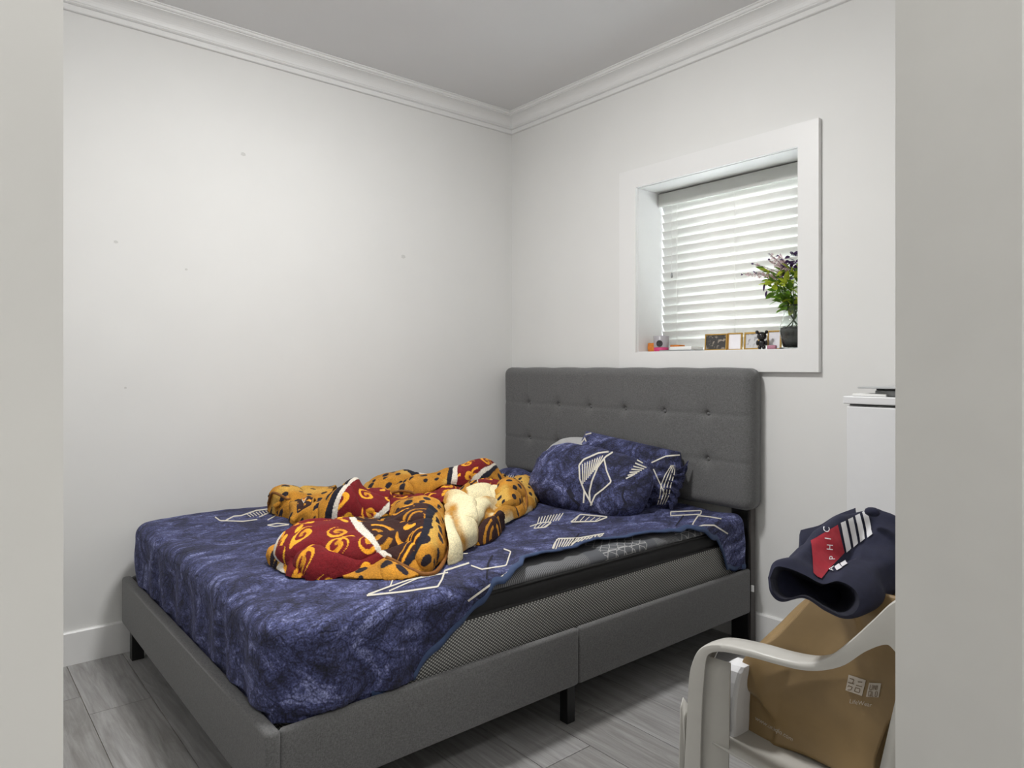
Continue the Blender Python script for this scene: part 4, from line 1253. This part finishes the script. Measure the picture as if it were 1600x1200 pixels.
# ============================================================ WHITE CABINET by the back wall
cab = thing('cabinet', 'tall white cabinet with plain door standing by the window wall', 'cabinet', (2.55, -.23, 0))
box('body', 2.226, 2.90, -.428, -.02, .0, 1.064, 'white_gloss', cab, .002)
box('top', 2.218, 2.91, -.456, -.015, 1.068, 1.093, 'white_gloss', cab, .003)
box('door', 2.228, 2.898, -.450, -.430, .03, 1.060, 'white_gloss', cab, .003)
box('shadow_gap', 2.232, 2.894, -.436, -.02, 1.0635, 1.0685, 'charcoal', cab)
lp = thing('tray', 'thin silver lid-topped tray lying on the white cabinet', 'tray', (2.45, -.32, 1.0935))
bm = bm_box(bmesh.new(), 2.305, 2.62, -.425, -.20, 1.0935, 1.113, .004, 2)
bm_obj('base', bm, 'grey_plastic', lp)
box('lid', 2.262, 2.66, -.45, -.17, 1.1185, 1.1235, 'silver', lp, .0015, 1)
box('spacer', 2.30, 2.60, -.40, -.22, 1.1128, 1.1188, 'charcoal', lp)
sheet_flat('envelope', 2.335, -.40, .10, .08, .008, 1.0935, .1, 'paper', 'white folded paper tucked under the silver tray on the cabinet', 'paper').location.x = 2.29

# ============================================================ PLASTIC CHAIR
ch = thing('plastic_chair', 'white moulded plastic armchair holding the paper bag beside the doorway', 'chair', (2.60, -1.24, 0))
def armpts(L): return [(onY(x, y, -1.525)[0], onY(x, y, -1.525)[2]) for x, y in L]
outer = [(2.366, 0.0), (2.371, .20)] + armpts([(1073.5, 1131), (1077.5, 1060), (1084, 1032), (1094, 1015), (1110, 1008), (1134, 1009), (1175, 1018), (1217, 1030), (1252, 1037), (1276, 1036), (1298, 1027), (1330, 1002), (1364, 971), (1398, 941)]) + [(2.83, .825)]
inner = [(2.412, 0.0), (2.413, .20)] + armpts([(1096, 1131), (1100, 1062), (1102, 1040), (1106, 1024), (1118, 1018), (1138, 1019), (1177, 1027), (1217, 1038), (1252, 1046), (1285, 1047), (1319, 1039), (1352, 1018), (1382, 1007), (1396, 1014)]) + [(2.81, .70)]
def arm(y_out, sgn):
    """flange facing outward at y_out, top strip running inward (sgn)"""
    O = catmull([(a, 0, b) for a, b in outer], 90); I = catmull([(a, 0, b) for a, b in inner], 90)
    n = 90
    ow = .056
    tang = np.gradient(O, axis=0); tang /= np.linalg.norm(tang, axis=1)[:, None]
    nor = np.stack([-tang[:, 2], 0 * tang[:, 0], tang[:, 0]], -1)
    R = []
    def row(P, y): q_ = P.copy(); q_[:, 1] = y; return q_
    R.append(row(I, y_out)); R.append(row(I + (O - I) * .5, y_out - sgn * .001)); R.append(row(O - nor * .0012, y_out)); R.append(row(O, y_out + sgn * .0015)); R.append(row(O + nor * .0008, y_out + sgn * .009))
    R.append(row(O + nor * .0015, y_out + sgn * ow * .5)); R.append(row(O, y_out + sgn * (ow - .006))); R.append(row(O - nor * .004, y_out + sgn * ow)); R.append(row(O - nor * .014, y_out + sgn * ow))
    G = np.array(R)
    o = mesh_obj('armrest', G.reshape(-1, 3), grid_faces(len(R), n), 'plastic', ch)
    solid(o, .0035, 0); es = o.modifiers.new('crisp', 'EDGE_SPLIT'); es.split_angle = math.radians(38)
    # web that widens the front leg inwards
    Wp = np.array([[(2.404, y_out + sgn * .006, z), (2.416, y_out + sgn * .02, z), (2.458 + .012 * (z / .6), y_out + sgn * .026, z)] for z in np.linspace(0.0, .592, 16)])
    o = mesh_obj('leg', Wp.reshape(-1, 3), grid_faces(16, 3), 'plastic', ch); solid(o, .004, 0)
    o = mesh_obj('leg', [(2.352, y_out + sgn * .004, 0), (2.366, y_out + sgn * .003, .47), (2.369, y_out + sgn * .008, .492), (2.374, y_out + sgn * .03, .46), (2.366, y_out + sgn * .035, 0)], [(0, 1, 2, 3, 4)], 'plastic', ch); solid(o, .004, 0)
YN, YFAR = -1.525, -.955
arm(YN, 1); arm(YFAR, -1)
# seat with rolled front edge
nu, nv = 24, 20
U, Vv = np.meshgrid(np.linspace(0, 1, nu), np.linspace(0, 1, nv))
SX = 2.385 + U * .36; SY = YN + .02 + Vv * (YFAR - YN - .04)
SZ = .425 - .03 * U - .012 * np.sin(PI * Vv) * np.sin(PI * np.clip(U, 0, 1)) - .03 * np.clip(1 - U / .12, 0, 1) ** 2
seat = mesh_obj('seat', np.stack([SX, SY, SZ], -1).reshape(-1, 3), grid_faces(nv, nu), 'plastic', ch); solid(seat, .005)
# reclined backrest: frame and vertical slats
def backpt(v_, z): 
    x = 2.745 + (z - .40) * .20
    return (x + .03 * math.sin(PI * v_), YN + .03 + v_ * (YFAR - YN - .06), z)
for (z0, z1) in ((.395, .47), (.78, .87)):
    V = [backpt(a / 16, z) for z in np.linspace(z0, z1, 5) for a in range(17)]
    o = mesh_obj('back_rail', V, [tuple(q) for q in grid_faces(5, 17)], 'plastic', ch); solid(o, .006)
for k in range(8):
    a0, a1 = k / 8 + .0, k / 8 + .085
    V = [backpt(a0 + (a1 - a0) * i / 2, z) for z in np.linspace(.46, .79, 8) for i in range(3)]
    o = mesh_obj('back_slat', V, [tuple(q) for q in grid_faces(8, 3)], 'plastic', ch); solid(o, .006)
for y_, s_ in ((YN + .02, 1), (YFAR - .02, -1)):
    V = []
    for z in np.linspace(0, .80, 18):
        xb = 2.745 + (z - .40) * .20 if z > .4 else 2.745 + (.4 - z) * .26
        V += [(xb - .004, y_ - s_ * .014, z), (xb + .016, y_ - s_ * .016, z), (xb + .026, y_ + s_ * .012, z)]
    o = mesh_obj('leg', V, [tuple(q) for q in grid_faces(18, 3)], 'plastic', ch); solid(o, .004, 0)

# ============================================================ PAPER BAG on the chair
bag = thing('paper_bag', 'brown kraft paper shopping bag with printed white squares on the plastic chair', 'paper bag', (2.58, -1.30, .41))
def lerp(a, b, t_): return a + (b - a) * t_
nb = 60
zl = np.array([.408, .46, .52, .57, .62, .69, .73, .765]); xl = np.array([2.424, 2.432, 2.446, 2.458, 2.49, 2.538, 2.562, 2.585]); xr = np.array([2.705, 2.715, 2.735, 2.75, 2.762, 2.775, 2.785, 2.79])
yfr = np.array([-1.400, -1.402, -1.405, -1.405, -1.402, -1.385, -1.37, -1.355]); ybk = np.array([-1.19, -1.185, -1.185, -1.19, -1.20, -1.225, -1.24, -1.25])
rings = []
zz = np.linspace(.408, .765, nb)
for z in zz:
    a, b, c, d_ = [np.interp(z, zl, q_) for q_ in (xl, xr, yfr, ybk)]
    P_ = []
    for (p, q_, n_) in (((a, c), (b, c), 64), ((b, c), (b - .01, d_), 30), ((b - .01, d_), (a - .035, d_), 64), ((a - .035, d_), (a, c), 30)):
        for i in range(n_): P_.append((lerp(p[0], q_[0], i / n_), lerp(p[1], q_[1], i / n_), z))
    rings.append(P_)
G = np.array(rings)
nring = G.shape[1]
ctr = G.mean(1, keepdims=True); rad = G - ctr; rad[..., 2] = 0; rad /= np.linalg.norm(rad, axis=2)[..., None]
# faceted creases: folded-paper noise from the distance between random creases
cre = np.zeros(G.shape[:2])
rg = np.random.RandomState(5)
for k in range(60):
    nv_ = rg.normal(size=3); nv_ /= np.linalg.norm(nv_); c0 = G[rg.randint(nb), rg.randint(nring)]
    dd = (G - c0) @ nv_
    cre += np.abs(dd) * rg.uniform(-.34, .34) * np.exp(-(np.linalg.norm(G - c0, axis=2) / .12) ** 2)
cre -= cre.mean()
G = G + rad * (.018 * np.tanh(cre * 2.2 / .018))[..., None]
bago = mesh_obj('body', np.vstack([G.reshape(-1, 3), G[0].mean(0)[None]]), [tuple(q) for q in grid_faces(nb, nring, True)] + [(k, nb * nring, (k + 1) % nring) for k in range(nring)], 'kraft', bag, smooth=True)
solid(bago, .0012, 0)
bgb = bvh_of(bago)
decal_poly('printed_square', bgb, ((1327, 1054), (1354, 1062), (1348, 1087), (1322, 1078)), 'bag_print', bag, 8, 8, .0022)
decal_poly('printed_square', bgb, ((1359, 1066), (1378, 1067), (1374, 1089), (1354, 1088)), 'bag_print', bag, 8, 8, .0022)
def kana(org, ux, uy, strokes, w_=1.7):
    o_ = np.array(org, float); ux = np.array(ux, float); uy = np.array(uy, float)
    return [tuple([w_] + [tuple(o_ + ux * x + uy * y) for x, y in st]) for st in strokes]
ux, uy = (9.2, 2.7), (-2.0, 8.8)
KS = kana((1328.5, 1058), ux, uy, [[(0.1, .1), (.8, .1), (.75, .8)], [(-.05, .85), (1.0, .85)]])          # upper left glyph
KS += kana((1341, 1062), ux, uy, [[(.15, .2), (.85, .1)], [(0, .9), (1, .85)]])
KS += kana((1326, 1068.5), ux, uy, [[(.25, .1), (.1, .45)], [(.2, .2), (.85, .25), (.7, .8), (.2, .95)]])
KS += kana((1338, 1072.5), ux, uy, [[(.05, .1), (.85, .1), (.85, .8), (.05, .8), (.05, .1)]])
ribbons('printed_glyphs', bgb, KS, 'bag_letter', bag, 1.6, 1.2, .0034)
LT = kana((1361.5, 1069), (5.2, .4), (-1.3, 7.6), [[(0, 0), (0, 1), (.7, 1), (.7, 0)], [(1.05, 1), (1.05, 0), (1.75, 1), (1.75, 0)], [(2.15, 0), (2.15, 1)]], 1.3)
LT += kana((1359.4, 1079), (5.2, .4), (-1.3, 7.6), [[(0, 0), (.7, 0), (.7, 1), (0, 1), (0, 0)], [(.45, .7), (.8, 1.1)], [(1.05, 0), (1.05, 1), (1.6, 1)], [(2.0, 0), (2.6, 0), (2.6, 1), (2.0, 1), (2.0, 0)]], 1.3)
ribbons('printed_letters', bgb, LT, 'bag_letter', bag, 1.3, 1.0, .0034)
decal_text('printed_text', bgb, 'LifeWear', (1327.5, 1098), (.985, .17), (.16, -.98), 9.5, 'bag_print', bag)
decal_text('printed_text', bgb, 'www.uniqlo.com', (1180, 1124), (.86, .50), (.25, -.95), 10, 'bag_print', bag)
# white carrier bag tucked in beside it
wbm = thing('plastic_bag', 'white glossy plastic bag wedged between the paper bag and the chair leg', 'plastic bag', (2.44, -1.28, .41))
V = []
for z, xa, xb, ya, yb in ((.41, 2.412, 2.450, -1.455, -1.39), (.47, 2.405, 2.452, -1.458, -1.39), (.50, 2.404, 2.455, -1.458, -1.39), (.53, 2.407, 2.458, -1.455, -1.39), (.553, 2.412, 2.462, -1.45, -1.392), (.562, 2.425, 2.462, -1.44, -1.395)):
    for k in range(16):
        a = 2 * PI * k / 16; ca, sa = math.cos(a), math.sin(a)
        V.append(((xa + xb) / 2 + (xb - xa) / 2 * math.copysign(abs(ca) ** .35, ca), (ya + yb) / 2 + (yb - ya) / 2 * math.copysign(abs(sa) ** .35, sa), z + .0015 * math.sin(k * 2.1)))
mesh_obj('body', V, [tuple(q) for q in grid_faces(6, 16, True)] + [tuple(range(16))[::-1], tuple(80 + k for k in range(16))], 'film', wbm, smooth=False)

# ============================================================ SWEATSHIRT on the bag
sw = thing('sweatshirt', 'navy sweatshirt with red panel and white stripes thrown over the paper bag', 'sweatshirt', tuple(at(1300, 940, 1.36)))
R_ = [
 [(1203, 903), (1212, 886), (1232, 888), (1257, 898), (1285, 912), (1310, 908), (1334, 920), (1343, 940), (1335, 957), (1316, 962), (1290, 950), (1257, 931), (1225, 936), (1208, 924)],
 [(1201, 901), (1211, 877), (1240, 875), (1263, 888), (1290, 903), (1318, 898), (1352, 912), (1366, 937), (1352, 957), (1322, 967), (1290, 955), (1257, 935), (1222, 940), (1205, 926)],
 [(1222, 884), (1238, 870), (1256, 863), (1274, 876), (1296, 890), (1324, 884), (1366, 893), (1384, 926), (1368, 950), (1332, 962), (1295, 952), (1262, 932), (1236, 925), (1224, 908)],
 [(1240, 866), (1258, 850), (1278, 841), (1298, 852), (1322, 874), (1348, 866), (1388, 878), (1402, 912), (1384, 938), (1346, 950), (1306, 940), (1276, 918), (1252, 905), (1240, 888)],
 [(1268, 846), (1286, 828), (1308, 814), (1326, 826), (1340, 846), (1366, 840), (1408, 850), (1424, 888), (1404, 918), (1366, 928), (1328, 916), (1300, 892), (1280, 876), (1270, 862)],
 [(1304, 822), (1320, 806), (1342, 799), (1360, 798), (1374, 806), (1394, 812), (1430, 828), (1440, 868), (1424, 898), (1388, 906), (1356, 894), (1332, 872), (1314, 852), (1305, 836)],
 [(1336, 812), (1346, 802), (1360, 797), (1372, 798), (1384, 804), (1402, 814), (1430, 830), (1438, 858), (1424, 880), (1396, 886), (1370, 876), (1352, 858), (1342, 840), (1337, 824)],
]
dep = [1.215, 1.235, 1.275, 1.325, 1.385, 1.435, 1.46]
# points low in a ring lie nearer the camera side of the lump, upper ones further back
ctl = []
for ring, t0 in zip(R_, dep):
    ys = np.array([p[1] for p in ring]); yn = (ys - ys.min()) / (ys.max() - ys.min())
    ctl.append([at(p[0], p[1], t0 + .05 - .06 * y_) for p, y_ in zip(ring, yn)])
ctl = np.array(ctl)
nR, nC = 70, 150
tmp = np.array([catmull(np.vstack([c, c[:1]]), nC + 1)[:-1] for c in ctl])
G = np.stack([catmull(tmp[:, j], nR) for j in range(nC)], 1)
nr = np.cross(np.gradient(G, axis=1), np.gradient(G, axis=0)); nr /= np.linalg.norm(nr, axis=2)[..., None] + 1e-9
cen = G.mean((0, 1))
if ((G - cen) * nr).sum() < 0: nr = -nr
fade = sm(.12, .5, np.linspace(0, 1, nR))[:, None]
G = G + nr * ((.009 * vnoise(G, 15, 4) + .004 * vnoise(G, 34, 5)) * fade)[..., None]
capc = G[-1].mean(0)
swo = mesh_obj('body', np.vstack([G.reshape(-1, 3), capc[None]]), [tuple(q) for q in grid_faces(nR, nC, True)] + [((nR - 1) * nC + k, (nR - 1) * nC + (k + 1) % nC, nR * nC) for k in range(nC)], 'navy_knit', sw)
# turned-in rim and dark inside of the waist opening
inn = []
for k, (f_, t_) in enumerate(((1.0, 0), (.93, .004), (.86, .02), (.8, .06), (.55, .10))):
    c0 = G[0].mean(0)
    # scale towards the medial line of the opening
    q_ = c0 + (G[0] - c0) * np.array([1, 1, 1.0]) * (1 - (1 - f_) * .8)
    q_[:, 2] = c0[2] + (G[0][:, 2] - c0[2]) * (1 - (1 - f_) * .9)
    inn.append(q_ + (c0 - CAM) / np.linalg.norm(c0 - CAM) * t_)
inn = np.array(inn)
mesh_obj('lining', inn.reshape(-1, 3), grid_faces(5, nC, True), 'knit_in', sw)
# hood piece lying behind, left
hp = np.array([[at(1250, 832, 1.44), at(1262, 829, 1.45), at(1284, 823, 1.47), at(1308, 808, 1.49), at(1336, 797, 1.51)],
               [at(1249, 850, 1.40), at(1264, 846, 1.41), at(1286, 838, 1.43), at(1310, 822, 1.46), at(1338, 812, 1.48)],
               [at(1250, 868, 1.37), at(1266, 866, 1.38), at(1290, 860, 1.40), at(1314, 846, 1.43), at(1340, 834, 1.46)]])
t1 = np.array([catmull(c, 40) for c in hp]); G2 = np.stack([catmull(t1[:, j], 26) for j in range(40)], 1)
hpo = mesh_obj('hood', G2.reshape(-1, 3), grid_faces(26, 40), 'navy_knit', sw); solid(hpo, .012, 0)
kn = blob('knot', at(1363, 800, 1.44), (.016, .012, .010), sw, 'navy_knit', 12)
swb = bvh_of(swo)
decal_poly('red_panel', swb, ((1267, 846), (1308, 821), (1318, 864), (1283, 905)), 'red_knit', sw, 30, 30, .0022)
decal_poly('red_panel', swb, ((1267, 846), (1283, 905), (1276, 902), (1270, 896)), 'red_knit', sw, 20, 10, .0022)
for k in range(4):
    xa = 1312.5 + k * 11.3; ya = 818 - k * 5.5; xb = 1321 + k * 11.5; yb = 864 - k * 7.5
    decal_poly('stripe', swb, ((xa, ya), (xa + 7.5, ya - 3.5), (xb + 7.5, yb - 6), (xb, yb)), 'white_knit', sw, 8, 26, .0024)
decal_text('lettering', swb, 'P', (1302.5, 877), (.07, -1), (-1, .05), 13.5, 'white_knit', sw, .0042)
decal_text('lettering', swb, 'H', (1299, 861.5), (.07, -1), (-1, -.08), 13.5, 'white_knit', sw, .0042)
decal_text('lettering', swb, 'I', (1296.5, 845.5), (.1, -1), (-1, -.15), 13.5, 'white_knit', sw, .0042)
decal_text('lettering', swb, 'C', (1294, 835), (.12, -1), (-1, -.2), 12.5, 'white_knit', sw, .0042)
decal_text('lettering', swb, 'A', (1303, 895), (.1, -1), (-1, .1), 12, 'white_knit', sw, .0042)
for k in range(2): decal_poly('stripe', swb, ((1304 + k * 9, 887 - k * 6), (1311 + k * 9, 882 - k * 6), (1316 + k * 8, 888 - k * 6), (1308 + k * 8, 893 - k * 6)), 'white_knit', sw, 6, 6, .0024)
for o in list(S.objects):
    if o.name.startswith('printed_'): o['kind'] = 'stuff'
